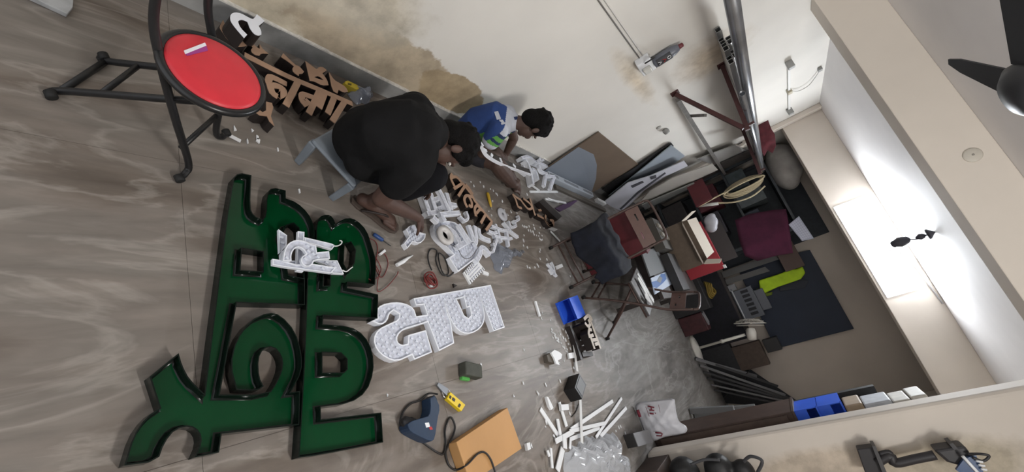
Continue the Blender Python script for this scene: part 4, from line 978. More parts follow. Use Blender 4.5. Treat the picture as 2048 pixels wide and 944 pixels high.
# yellow screwdriver, LED tape reel
ys_ = thing('screwdriver', 'small yellow handled screwdriver beside the tan word', 'screwdriver', tuple(at(978, 400, z=0)))
a, b = flo(L4([(1220, 200), (1275, 420)]), 0.012); MB().tube([a, a.lerp(b, .08), a.lerp(b, .7), b], (0.008, 0.012, 0.011, 0.007), 10).build('handle', mat('yellow_handle', (0.60, 0.38, 0.04), 0.4), ys_)
c_ = flo(L4([(1290, 470)]), 0.01)[0]; MB().tube([b, c_], 0.003, 6).build('shaft', mat('bright_steel', (0.5, 0.5, 0.5), 0.3), ys_)
c_ = at(1003, 430, z=0.0); rl = thing('tape_reel', 'oval reel of white LED tape lying by the yellow screwdriver', 'reel', tuple(c_))
MB().lathe([(0.010, 0.0), (0.052, 0.0), (0.056, 0.006), (0.056, 0.012), (0.050, 0.017), (0.016, 0.017), (0.010, 0.010)], c_, n=32).build('reel', mat('pale_reel', (0.52, 0.53, 0.58), 0.35), rl)
MB().lathe([(0.004, 0.0), (0.011, 0.0), (0.011, 0.018), (0.004, 0.018)], c_, n=16).build('hub', mat('reel_hub', (0.2, 0.2, 0.22), 0.5), rl)
# sticks near the feet of the youth
for a, b, wd, l in (((770, 667), (1095, 668), .022, 'white stick by the youth\'s feet pointing at the leaning boards'), ((755, 565), (885, 655), .018, 'white stick touching the youth\'s toes'),
                    ((955, 752), (1195, 800), .020, 'white stick beside the purple pouch'), ((985, 745), (1110, 795), .014, 'thin white stick half under another stick by the purple pouch')):
    strip('acrylic_strip', S8, a, b, wd, {.022: .012, .018: .024, .020: .032, .014: .044}[wd], 0.010, M_WHITE, l, 'strip')
flat('pouch', S8, [(1070, 860), (1150, 820), (1310, 765), (1335, 772), (1250, 840), (1130, 900)], 0.02, 0.019, mat('purple_cloth', (0.060, 0.028, 0.075), 0.8), 'flat dark purple pouch lying near the leaning boards', 'pouch', bevel=0.006)
strip('acrylic_strip', S7, (690, 325), (790, 432), .020, 0.014, 0.006, M_WHITE, 'white strip before the front foot of the draped chair', 'strip')
flat('acrylic_offcut', S7, [(610, 292), (660, 280), (720, 290), (765, 308), (725, 330), (680, 305)], 0.008, 0.006, M_OFFW, 'curved pale offcut near the tan hook letter', 'offcut')
flat('acrylic_offcut', S7, [(745, 690), (808, 668), (820, 700), (760, 728)], 0.012, 0.010, M_WHITE, 'square white offcut under the draped chair', 'offcut')
# white letters and strips in the scrap field
white_strokes(S7, [[(255, 220), (275, 280), (330, 270), (300, 210)], [(310, 230), (360, 200), (350, 160)]], 0.020, 0.03, 0.028, 'curly white letter in the scrap field', 'white letters in the scrap field')
white_strokes(S7, [[(70, 270), (180, 310), (260, 320)], [(115, 250), (180, 440)], [(100, 375), (200, 395), (290, 400)], [(200, 230), (270, 320), (355, 385)], [(235, 330), (255, 480)]], 0.020, 0.03, 0.028, 'white letter of crossed strokes in the scrap field', 'white letters in the scrap field')
white_strokes(S7, [[(40, 320), (90, 345), (130, 340)]], 0.022, 0.03, 0.028, 'short curved white letter piece in the scrap field', 'white letters in the scrap field')
white_strokes(S7, [[(90, 540), (110, 470), (130, 410)], [(85, 460), (110, 470)]], 0.020, 0.03, 0.028, 'slim forked white letter piece above the clear plastic bag', 'white letters in the scrap field')
white_strokes(S7, [[(660, 665), (720, 740), (760, 800)], [(700, 650), (725, 700), (740, 790)], [(680, 720), (715, 775)]], 0.016, 0.025, 0.024, 'white letter piece under the draped chair', 'white letters in the scrap field')
# loose chips
CH = [(N1, (250 + (k * 37) % 240, 470 + (k * 53) % 330)) for k in range(16)] + [(S7, (390 + (k * 61) % 220, 270 + (k * 47) % 180)) for k in range(12)] + [(S7, p) for p in ((200, 110), (235, 158), (405, 285), (430, 290), (460, 280), (505, 265), (515, 300), (575, 290), (565, 345), (595, 375), (405, 372), (400, 430), (400, 480), (440, 500), (585, 420), (575, 520), (570, 545), (575, 620),
      (465, 712), (440, 700), (520, 710), (545, 680), (555, 695), (240, 650), (380, 560), (370, 545), (310, 570), (320, 525), (890, 800), (645, 625), (30, 775), (65, 165), (35, 120), (330, 140), (270, 130), (190, 215))] + \
     [(S8, p) for p in ((65, 555), (100, 605), (175, 560), (215, 610), (375, 705), (330, 660), (435, 785), (730, 705), (320, 780), (295, 640), (360, 690))] + \
     [(N1, p) for p in ((140, 270), (235, 360), (265, 565), (345, 620), (385, 560), (420, 500), (450, 570), (470, 690), (350, 520), (385, 465), (415, 590), (450, 640), (430, 700), (340, 860), (395, 840), (490, 620), (510, 920), (555, 380), (310, 600), (440, 540), (130, 340))] + \
     [(N2, p) for p in ((65, 285), (250, 180), (130, 215), (5, 720), (55, 270), (195, 640), (205, 655), (130, 520), (125, 560), (745, 570), (800, 620), (330, 450), (720, 600), (760, 560))] + \
     [(tr(400, 0, 2.5525), p) for p in ((590, 727), (175, 663), (240, 725), (290, 705), (295, 720), (395, 765), (265, 670), (130, 690))] + \
     [(tr(740, 560, 3.146), p) for p in ((105, 725), (695, 535), (965, 440), (900, 730), (960, 650), (1100, 655))] + [(tr(0, 0, 1), p) for p in ((598, 384), (742, 640))]
rnd = random.Random(11)
for i, (cv, p) in enumerate(CH):
    c_ = flo(cv([p]), 0.0)[0]; s_ = rnd.uniform(0.007, 0.017); e_ = rnd.uniform(0.22, 0.6)
    n_ = rnd.choice((3, 4, 4, 5)); a0 = rnd.uniform(0, 6)
    q = [c_ + V(s_ * math.cos(a0 + 6.283 * k / n_) * rnd.uniform(0.7, 1.2), s_ * e_ * math.sin(a0 + 6.283 * k / n_) * rnd.uniform(0.7, 1.2), 0.007) for k in range(n_)]
    tag(MB().poly([q], (0, 0, -0.006)).build('plastic_chip', M_WHITE), 'tiny white plastic chip scattered on the marble floor', 'chip', 'loose white chips on the floor')
flat('acrylic_offcut', N1, [(250, 740), (290, 705), (345, 730), (380, 760), (370, 810), (330, 830), (350, 885), (310, 870), (285, 800)], 0.05, 0.012, M_WHITE, 'irregular white offcut on a brown block', 'offcut')
flat('offcut_block', N1, [(200, 770), (245, 740), (300, 800), (305, 865), (215, 845)], 0.035, 0.034, mat('dark_brown_block', (0.10, 0.085, 0.07), 0.7), 'dark brown block under the irregular white offcut', 'block')
flat('acrylic_offcut', N1, [(455, 745), (515, 735), (525, 800), (465, 810)], 0.016, 0.014, M_WHITE, 'square white offcut beside the all black word', 'offcut')
strip('acrylic_offcut', None, (455, 268), (482, 282), .016, 0.006, 0.004, M_WHITE, 'short white strip lying by a rear foot of the red seated chair', 'strip')

# ------------------------------------------------------------------ the lit panel and other things on walls and ceiling
def bxt(o, x0, x1, y0, y1, z0, z1): return o.box(((x0 + x1) / 2, (y0 + y1) / 2, (z0 + z1) / 2), (x1 - x0, y1 - y0, z1 - z0))
pl = thing('ceiling_light', 'glowing white lamp box on the lintel above the alcove', 'light', (-0.06, 6.12, 2.24))
bxt(MB(), -0.62, 0.50, 6.118, 6.129, 2.245, 2.575).build('frame', M_WHITE, pl)
bxt(MB(), -0.61, 0.49, 6.112, 6.118, 2.255, 2.565).build('diffuser', mat('lit_diffuser', (0.9, 0.9, 0.9), 0.5, emit=(0.90, 0.95, 1.0), estr=52.0), pl)
hb = thing('hanging_lamp_holder', 'dark empty lamp holder hanging from the ceiling before the lit panel', 'lamp holder', (0, 5.03, 2.64))
M_DK = mat('dark_bakelite', (0.035, 0.034, 0.045), 0.5)
MB().lathe([(0.012, 0), (0.045, 0.004), (0.045, 0.02), (0.015, 0.05), (0.008, 0.06)], (0, 5.03, 2.588), n=16).build('ceiling_rose', M_DK, hb)
MB().tube([(0, 5.03, 2.62), (0.01, 5.03, 2.52), (-0.01, 5.03, 2.47)], 0.006, 8).build('flex', M_DK, hb)
MB().lathe([(0.006, 0.07), (0.022, 0.055), (0.028, 0.03), (0.012, 0.0), (0.004, -0.002)], (0.0, 5.03, 2.515), n=14).build('switch_body', M_DK, hb)
MB().lathe([(0.012, 0.10), (0.030, 0.085), (0.040, 0.05), (0.046, 0.02), (0.036, 0.0), (0.030, -0.03), (0.018, -0.04)], (-0.012, 5.03, 2.38), n=16).build('lamp_socket', M_DK, hb)
tag(MB().tube(spline([(0.02, 6.105, 2.47), (0.10, 6.10, 2.55), (0.25, 6.115, 2.60), (0.45, 6.115, 2.615), (0.70, 6.12, 2.63)], 6), 0.008, 8).build('cable', mat('grey_cable', (0.35, 0.34, 0.34), 0.6)), 'grey cable drooping along the lintel beside the lit panel', 'cable')
cp = thing('conduit_cap', 'round cream conduit cap on the ceiling beam', 'cap', (-0.35, 3.555, 2.66))
MB().lathe([(0.004, 0), (0.044, 0), (0.044, 0.004), (0.038, 0.009), (0.004, 0.010)], (-0.35, 3.56, 2.66), axis=(0, -1, 0), n=28).build('plate', mat('cream_plastic', (0.60, 0.56, 0.49), 0.5), cp)
MB().lathe([(0.002, 0), (0.006, 0), (0.006, 0.013), (0.002, 0.014)], (-0.35, 3.56, 2.66), axis=(0, -1, 0), n=10).build('screw', mat('dull_screw', (0.3, 0.28, 0.25), 0.4), cp)
# ceiling fan
cf = thing('ceiling_fan', 'dark ceiling fan with pointed blades', 'fan', (-0.36, 2.22, 2.45))
M_FAN = mat('dark_fan_paint', (0.030, 0.031, 0.034), 0.45); fc = V(-0.36, 2.22, 2.45)
MB().lathe([(0.02, -0.055), (0.07, -0.05), (0.105, -0.02), (0.11, 0.02), (0.09, 0.05), (0.03, 0.065), (0.016, 0.07)], fc, n=32).build('motor', M_FAN, cf)
MB().tube([fc + V(0, 0, 0.05), V(fc.x, fc.y, ZC)], 0.012, 10).build('down_rod', M_FAN, cf)
MB().lathe([(0.02, -0.06), (0.05, -0.02), (0.055, 0.0), (0.02, 0.0)], (fc.x, fc.y, ZC), n=20).build('canopy', M_FAN, cf)
for k, a0 in enumerate((134, 226, 340)):
    a = math.radians(a0); d = V(math.cos(a), math.sin(a), 0); s = V(-d.y, d.x, 0.12).normalized(); Lb = (0.44, 0.46, 0.46)[k]
    w0, w1 = (0.055, 0.012) if k == 0 else (0.050, 0.062)
    top = [fc + d * 0.10 + s * w0, fc + d * (0.10 + Lb * 0.6) + s * (w0 * 0.45 + w1 * 0.5), fc + d * Lb + s * w1, fc + d * Lb - s * w1, fc + d * (0.10 + Lb * 0.6) - s * (w0 * 0.45 + w1 * 0.5), fc + d * 0.10 - s * w0]
    MB().poly([top], (0, 0, -0.006)).build('blade', M_FAN, cf)
# empty tube fitting with a wire
tf = thing('tube_fitting', 'empty white tube light fitting with dangling wire on the left wall', 'light fitting', (XL + 0.01, 5.07, 2.31))
bxt(MB(), XL, XL + 0.022, 4.42, 5.72, 2.30, 2.325).build('batten', mat('fitting_white', (0.66, 0.65, 0.62), 0.5), tf, bevel=0.002)
for y_ in (4.43, 5.70): bxt(MB(), XL, XL + 0.075, y_ - 0.025, y_ + 0.025, 2.285, 2.34).build('end_holder', mat('holder_grey', (0.30, 0.30, 0.29), 0.5), tf, bevel=0.006)
bxt(MB(), XL, XL + 0.045, 5.09, 5.15, 2.29, 2.335).build('starter', mat('starter_beige', (0.45, 0.40, 0.30), 0.5), tf, bevel=0.005)
MB().tube(spline([(XL + 0.03, 5.12, 2.33), (XL + 0.03, 5.22, 2.40), (XL + 0.03, 5.20, 2.50), (XL + 0.02, 5.02, 2.585), (XL + 0.02, 4.98, 2.59)], 6), 0.005, 6).build('wire', mat('pale_flex', (0.6, 0.58, 0.55), 0.5), tf)
bxt(MB(), XL, XL + 0.03, 4.95, 5.00, 2.575, 2.61).build('wire_outlet', mat('holder_grey', (0.3, 0.3, 0.3), 0.5), tf)
# surface wires, socket and grey bottle
for k, dz in enumerate((0, 0.028)):
    tag(MB().tube([(XL + 0.006, 1.6, 1.298 + dz), (XL + 0.006, 2.3, 1.305 + dz), (XL + 0.006, 2.96, 1.312 + dz)], 0.0045, 6).build('surface_wire', mat('dark_flex', (0.14, 0.13, 0.12), 0.5) if k == 0 else mat('pale_flex', (0.6, 0.58, 0.55), 0.5)),
        ['dark wire running along the left wall to the socket', 'pale wire running above the dark wire on the left wall'][k], 'wire')
so = thing('wall_socket', 'white socket box with plug on the left wall under the grey bottle', 'socket', (XL, 3.04, 1.27))
bxt(MB(), XL, XL + 0.055, 2.95, 3.13, 1.27, 1.375).build('box', M_WHITE, so, bevel=0.006)
bxt(MB(), XL + 0.055, XL + 0.085, 3.02, 3.09, 1.29, 1.35).build('plug', mat('pale_plug', (0.55, 0.54, 0.5), 0.5), so, bevel=0.008)
MB().tube(spline([(XL + 0.07, 2.95, 1.33), (XL + 0.09, 2.92, 1.37), (XL + 0.07, 2.95, 1.40), (XL + 0.04, 2.98, 1.385)], 5), 0.006, 6).build('plug_lead', M_BLKM, so)
gbt = thing('sealant_bottle', 'grey bottle with dark label and red tip standing on the wall socket', 'bottle', (XL + 0.045, 3.06, 1.376))
MB().lathe([(0.016, 0), (0.040, 0.002), (0.041, 0.10), (0.036, 0.155), (0.024, 0.19), (0.012, 0.2)], (XL + 0.045, 3.06, 1.376), n=24).build('bottle_body', mat('grey_bottle', (0.15, 0.16, 0.19), 0.35), gbt)
MB().lathe([(0.014, 0.19), (0.018, 0.195), (0.016, 0.222), (0.008, 0.228)], (XL + 0.045, 3.06, 1.376), n=16).build('cap', mat('dark_red_cap', (0.15, 0.03, 0.035), 0.4), gbt)
lab = MB(); n_ = 10
vs = [V(XL + 0.045 + 0.0425 * math.cos(a), 3.06 + 0.0425 * math.sin(a), 1.376 + z_) for z_ in (0.02, 0.13) for a in [math.radians(-75 + 100 * i / n_) for i in range(n_ + 1)]]
lab.add(vs, [(i, i + 1, n_ + 2 + i, n_ + 1 + i) for i in range(n_)]); lab = lab.build('label_wrap', mat('black_label', (0.03, 0.03, 0.035), 0.4), gbt)
for k in range(3):
    a = math.radians(-28); c_ = V(XL + 0.045 + 0.0445 * math.cos(a), 3.06 + 0.0445 * math.sin(a), 1.376 + 0.04 + 0.035 * k); t_ = V(-math.sin(a), math.cos(a), 0)
    if k == 2: MB().tube([c_ + t_ * 0.010 * math.cos(b_) + V(0, 0, 0.012 * math.sin(b_)) for b_ in [i * math.pi / 6 for i in range(12)]], 0.0025, 6, closed=True).build('print', M_WHITE, lab)
    else: MB().tube([c_ - t_ * 0.012 + V(0, 0, -0.01), c_ + V(0, 0, 0.012), c_ + t_ * 0.012 + V(0, 0, -0.01)], 0.0028, 6).build('print', [M_WHITE, mat('red_badge', (0.45, 0.03, 0.03), 0.5)][k], lab)
kn = thing('wall_plug', 'small dark grey plug stuck in the left wall above the brown board', 'plug', (XL, 4.37, 1.11))
MB().lathe([(0.005, 0), (0.028, 0.0), (0.034, 0.02), (0.028, 0.05), (0.005, 0.055)], (XL, 4.40, 1.13), axis=(1, 0.2, 0.2), n=14).build('plug_body', mat('holder_grey', (0.2, 0.2, 0.2), 0.5), kn)
MB().lathe([(0.003, 0), (0.026, 0), (0.026, 0.008), (0.003, 0.009)], (XL, 4.27, 1.10), axis=(1, 0, 0), n=14).build('plate', mat('dull_plate', (0.36, 0.35, 0.32), 0.6), kn)

# ------------------------------------------------------------------ pipe rack on the left wall
M_IRON = mat('red_oxide_iron', (0.060, 0.018, 0.018), 0.55, noise=0.2, nscale=12)
M_IRG = mat('dull_grey_iron', (0.17, 0.16, 0.15), 0.5, metal=0.3, noise=0.2)
M_GALV = mat('galvanised_pipe', (0.30, 0.31, 0.33), 0.25, metal=0.85, noise=0.2, nscale=6)
def bar(mb, a, b, s=0.03):
    a, b = Vector(a), Vector(b); d = (b - a); L_ = d.length; q = V(0, 0, 1).rotation_difference(d.normalized()).to_matrix()
    return mb.box((a + b) / 2, (s, s, L_), q)
for i, y_ in enumerate((3.77, 5.45)):
    t = thing('rack_bracket', ['dark red triangular iron bracket carrying pipes above the brown board', 'dark red iron bracket carrying pipes beside the maroon cloth'][i], 'bracket', (XL, y_, 1.39), 'pipe rack brackets')
    bar(MB(), (XL + 0.012, y_, 1.80), (-1.20, y_, 1.735), 0.034).build('top_arm', M_IRON, t)
    if i == 0: bar(MB(), (XL + 0.02, y_, 1.39), (-1.23, y_, 1.715), 0.034).build('brace', M_IRON, t)
    for z_ in ((1.39, 1.80) if i == 0 else (1.80,)): bxt(MB(), XL, XL + 0.012, y_ - 0.035, y_ + 0.035, z_ - 0.035, z_ + 0.035).build('wall_plate', M_IRON, t)
    bar(MB(), (-1.235, y_, 1.72), (-1.235, y_, 1.80), 0.02).build('end_stop', M_IRON, t)
t = tag(bar(MB(), (-1.76, 3.80, 1.385), (-1.66, 6.55, 1.40), 0.036).build('rack_rail', M_IRG), 'dull grey iron rail running along the left wall under the pipes', 'rail')
tag(bar(MB(), (-1.745, 4.25, 1.41), (-1.60, 4.05, 1.52), 0.026).build('rack_strut', M_IRG), 'short grey iron strut tying the rail to the front bracket', 'strut')
def pipe(X_, Z_, y0, y1, r_, label, m=None, thin=0.003, rise=0.0):
    mb = MB(); n_ = 18
    ring = lambda y_, rr_: [V(X_ + rr_ * math.cos(2 * math.pi * k / n_), y_, Z_ + rise * (5.45 - y_) + rr_ * math.sin(2 * math.pi * k / n_)) for k in range(n_)]
    P_ = [ring(y0, r_), ring(y1, r_), ring(y1, r_ - thin), ring(y0, r_ - thin)]
    fs = [(i * n_ + k, i * n_ + (k + 1) % n_, ((i + 1) % 4) * n_ + (k + 1) % n_, ((i + 1) % 4) * n_ + k) for i in range(4) for k in range(n_)]
    mb.add([v for g in P_ for v in g], fs, 0, True)
    return tag(mb.build('steel_pipe', m or M_GALV), label, 'pipe')
pipe(-1.445, 1.820, 1.55, 6.42, 0.040, 'thick galvanised steel pipe lying on the wall brackets', rise=0.018)
pipe(-1.375, 1.798, 3.45, 6.15, 0.022, 'thinner steel pipe beside the thick pipe on the brackets')
k_ = 0
for zi, (zz, xs_) in enumerate(((1.838, (-1.79, -1.75, -1.71, -1.67, -1.63, -1.59, -1.55)), (1.878, (-1.70, -1.66, -1.62, -1.58)))):
    for X_ in xs_:
        y0 = 3.18 + 0.03 * ((k_ * 7) % 4); mb = MB(); s = 0.019; zb = zz - (X_ + 1.775) * 0.09
        P_ = [[V(X_ + a * w_, y_, zb + b_ * w_) for a, b_ in ((-1, -1), (1, -1), (1, 1), (-1, 1))] for y_, w_ in ((y0, s), (5.85, s), (5.85, s - 0.003), (y0, s - 0.003))]
        mb.add([v for g in P_ for v in g], [(i * 4 + k, i * 4 + (k + 1) % 4, ((i + 1) % 4) * 4 + (k + 1) % 4, ((i + 1) % 4) * 4 + k) for i in range(4) for k in range(4)])
        tag(mb.build('square_tube', mat('aluminium_tube', (0.42, 0.42, 0.42), 0.32, metal=0.7)), 'square aluminium tube in the bundle on the wall brackets', 'tube', 'square tubes on the pipe rack'); k_ += 1
# cloth and cable coil hanging from the rack
def cloth_px(name, pts, Y_, m, label, cat, amp=0.02, fr=30, thick=0.004, X_=None):
    q = [at(x, y, Y=Y_) if X_ is None else at(x, y, X=X_) for x, y in pts]; c = sum(q, Vector()) / len(q); mb = MB(); vs = []; R_ = 7; N_ = len(q)
    Q = [p for i in range(N_) for p in (q[i], q[i].lerp(q[(i + 1) % N_], 0.5))]; N_ = len(Q); nrm = V(0, -1, 0) if X_ is None else V(1, 0, 0)
    for sgn in (0, 1):
        for i in range(R_ + 1):
            for p in Q:
                b_ = p.lerp(c, i / R_); w_ = amp * math.sin(b_.x * fr + b_.z * 9 + (b_.y * fr if X_ is not None else 0)) * (0.5 + 0.5 * math.sin(b_.z * 7))
                vs.append(b_ + nrm * (w_ + sgn * thick))
    M_ = (R_ + 1) * N_; fs = []
    for sgn in (0, 1):
        for i in range(R_):
            for k in range(N_): fs.append((sgn * M_ + i * N_ + k, sgn * M_ + i * N_ + (k + 1) % N_, sgn * M_ + (i + 1) * N_ + (k + 1) % N_, sgn * M_ + (i + 1) * N_ + k))
    for k in range(N_): fs.append((k, (k + 1) % N_, M_ + (k + 1) % N_, M_ + k))
    mb.add(vs, fs, 0, True)
    return tag(mb.build(name, m), label, cat)
M_MAR = mat('maroon_cloth', (0.105, 0.020, 0.028), 0.85, noise=0.3, nscale=14, bump=0.3)
cloth_px('rag', [(1516, 248), (1536, 240), (1543, 258), (1550, 270), (1552, 290), (1545, 306), (1535, 300), (1528, 312), (1521, 300)], 5.75, M_MAR, 'maroon rag hanging off the end of the pipe rack', 'cloth')
cc = thing('cable_coil', 'hank of cream cable hanging from the end of the thick pipe', 'cable', tuple(at(1527, 348, Y=6.36)))
M_CRC = mat('cream_cable', (0.52, 0.44, 0.29), 0.5)
for k in range(7):
    c_ = (1489 + random.uniform(-3, 3), 371 + random.uniform(-3, 3)); L_ = 42 + random.uniform(-5, 3); w_ = 6 + 1.4 * k; Yk = 6.30 + 0.018 * k
    e1 = Vector((0.90, -0.43)); e2 = Vector((0.43, 0.90))
    MB().tube([at(c_[0] + e1.x * L_ * math.cos(a) + e2.x * w_ * math.sin(a), c_[1] + e1.y * L_ * math.cos(a) + e2.y * w_ * math.sin(a), Y=Yk) for a in [i * math.pi / 14 for i in range(28)]], 0.011, 6, closed=True).build('loop', M_CRC, cc)
MB().tube(spline([at(1530, 372, Y=6.3), at(1505, 392, Y=6.25), at(1470, 404, Y=6.2), at(1432, 406, Y=6.2)], 6), 0.011, 6).build('loose_end', M_CRC, cc)
MB().tube(spline([at(1450, 385, Y=6.3), at(1425, 398, Y=6.2), at(1398, 413, Y=6.1)], 6), 0.011, 6).build('loose_end', M_CRC, cc)
MB().tube([at(1437, 407, Y=6.2), at(1396, 412, Y=6.2)], 0.022, 8).build('plug', mat('pale_plug', (0.42, 0.42, 0.45), 0.5), cc)
# ------------------------------------------------------------------ boards leaning on the left wall
def slab_X(name, pts, X_, th, m, label, cat='board', lean=0.0, bevel=0.0, parent=None):
    q = [at(x, y, X=X_) for x, y in pts]
    for p in q: p.y = min(p.y, 6.55)
    if lean:
        q = [p + V(-lean * p.z, 0, 0) for p in q]
    o = MB().poly([q], (-th, 0, 0)).build(name, m, parent, bevel=bevel)
    return tag(o, label, cat) if parent is None else o
bb = thing('plywood_board', 'brown board half covered in blue grey film leaning on the left wall', 'board', tuple(at(1195, 385, X=-1.75)))
q = [V(-1.765, 3.64, 0.02), V(-1.765, 4.92, 0.02), V(-1.79, 4.88, 0.665), V(-1.80, 3.62, 0.675)]
MB().poly([q], (-0.012, 0, 0)).build('sheet', mat('brown_ply', (0.135, 0.098, 0.070), 0.65, noise=0.08, nscale=4), bb)
q = [V(-1.758, 3.64, 0.02), V(-1.758, 4.86, 0.02), V(-1.764, 4.55, 0.22), V(-1.772, 4.22, 0.38), V(-1.780, 3.96, 0.46), V(-1.782, 3.63, 0.44)]
MB().poly([q], (-0.003, 0, 0)).build('peeled_film', mat('blue_grey_film', (0.20, 0.225, 0.265), 0.5), bb)
slab_X('leaning_frame', [(1205, 380), (1345, 291), (1350, 297), (1222, 392)], -1.755, 0.012, mat('dark_frame_black', (0.02, 0.02, 0.022), 0.5), 'thin dark sheet leaning between the brown board and blue grey sheet', lean=0.03)
slab_X('acrylic_sheet', [(1218, 392), (1345, 296), (1372, 317), (1240, 404)], -1.725, 0.010, mat('blue_grey_sheet', (0.27, 0.305, 0.345), 0.4), 'blue grey sheet leaning on the left wall', lean=0.03)
ws = thing('printed_sheet', 'white curved sheet with small dark print leaning on the left wall', 'sheet', tuple(at(1230, 420, X=-1.66)))
q = [at(x, y, X=-1.66) for x, y in ((1208, 404), (1255, 366), (1300, 352), (1368, 322), (1376, 332), (1330, 354), (1290, 380), (1262, 408), (1240, 424))]
MB().poly([q], (-0.008, 0, 0)).build('sheet', mat('white_sheet', (0.48, 0.48, 0.53), 0.45), ws)
for pts in ([(1240, 418), (1275, 384), (1330, 345), (1332, 347), (1277, 387), (1242, 420)], [(1262, 372), (1285, 362), (1288, 365), (1265, 376)], [(1300, 354), (1312, 350), (1313, 356), (1302, 359)]):
    MB().poly([[at(x, y, X=-1.655) for x, y in pts]], (-0.003, 0, 0)).build('print', mat('dark_print', (0.05, 0.05, 0.06), 0.6), ws)
slab_X('acrylic_sheet', [(1282, 402), (1300, 382), (1345, 356), (1425, 328), (1436, 340), (1392, 360), (1340, 384), (1292, 408)], -1.60, 0.010, mat('cream_sheet', (0.33, 0.31, 0.28), 0.5), 'cream sheet with ragged edge leaning beside the printed sheet', lean=0.0)
slab_X('aluminium_channel', [(1284, 410), (1388, 366), (1392, 371), (1290, 420)], -1.56, 0.012, mat('dull_alu', (0.26, 0.26, 0.25), 0.4, metal=0.4), 'dull metal channel leaning in front of the cream sheet', 'channel')
slab_X('acrylic_sheet', [(1395, 318), (1470, 290), (1500, 305), (1440, 335)], -1.74, 0.01, mat('grey_sheet', (0.30, 0.29, 0.28), 0.5), 'grey sheet leaning behind the rack rail', lean=0.0)
slab_X('dark_angle_bar', [(1392, 333), (1485, 285), (1488, 290), (1396, 339)], -1.80, 0.01, mat('dark_frame_black', (0.02, 0.02, 0.022), 0.5), 'thin black angle bar leaning across the grey sheet', 'bar')
slab_X('dark_sheet', [(1400, 345), (1500, 300), (1530, 345), (1450, 400), (1400, 385)], -1.72, 0.01, mat('dim_brown_sheet', (0.055, 0.048, 0.043), 0.6, noise=0.3), 'dark stained sheet leaning at the end of the left wall', lean=0.0)
# fittings lying along the skirting
lf = thing('light_casing', 'long grey white light casing lying along the skirting before the brown board', 'casing', tuple(at(1140, 365, z=0)))
a, b = at(1098, 346, z=0.07), at(1186, 388, z=0.07); d = (b - a); d.z = 0; d.normalize(); s = V(-d.y, d.x, 0)
MB().poly([[a + s * 0.03, b + s * 0.03, b - s * 0.04, a - s * 0.04]], (0, 0, -0.068)).build('casing', mat('grey_white_casing', (0.36, 0.39, 0.43), 0.4), lf, bevel=0.006)
for t0, t1 in ((0.02, 0.18), (0.30, 0.62), (0.74, 0.97)):
    p0, p1 = a.lerp(b, t0) + V(0, 0, 0.001), a.lerp(b, t1) + V(0, 0, 0.001)
    MB().poly([[p0 + s * 0.012, p1 + s * 0.012, p1 - s * 0.02, p0 - s * 0.02]], (0, 0, -0.003)).build('slot', mat('casing_slot', (0.16, 0.17, 0.19), 0.5), lf)
for (p0, p1, wd, zz, lb) in (((1112, 372), (1212, 420), 0.05, 0.03, 'dark wooden batten lying before the light casing'), ((1196, 398), (1212, 406), 0.04, 0.05, 'short pale channel lying at the end of the batten')):
    strip('wooden_batten' if wd > 0.045 else 'pale_channel', None, p0, p1, wd, zz, zz - 0.001, mat('dark_batten', (0.09, 0.078, 0.065), 0.6) if wd > 0.045 else M_OFFW, lb, 'batten' if wd > 0.045 else 'channel')

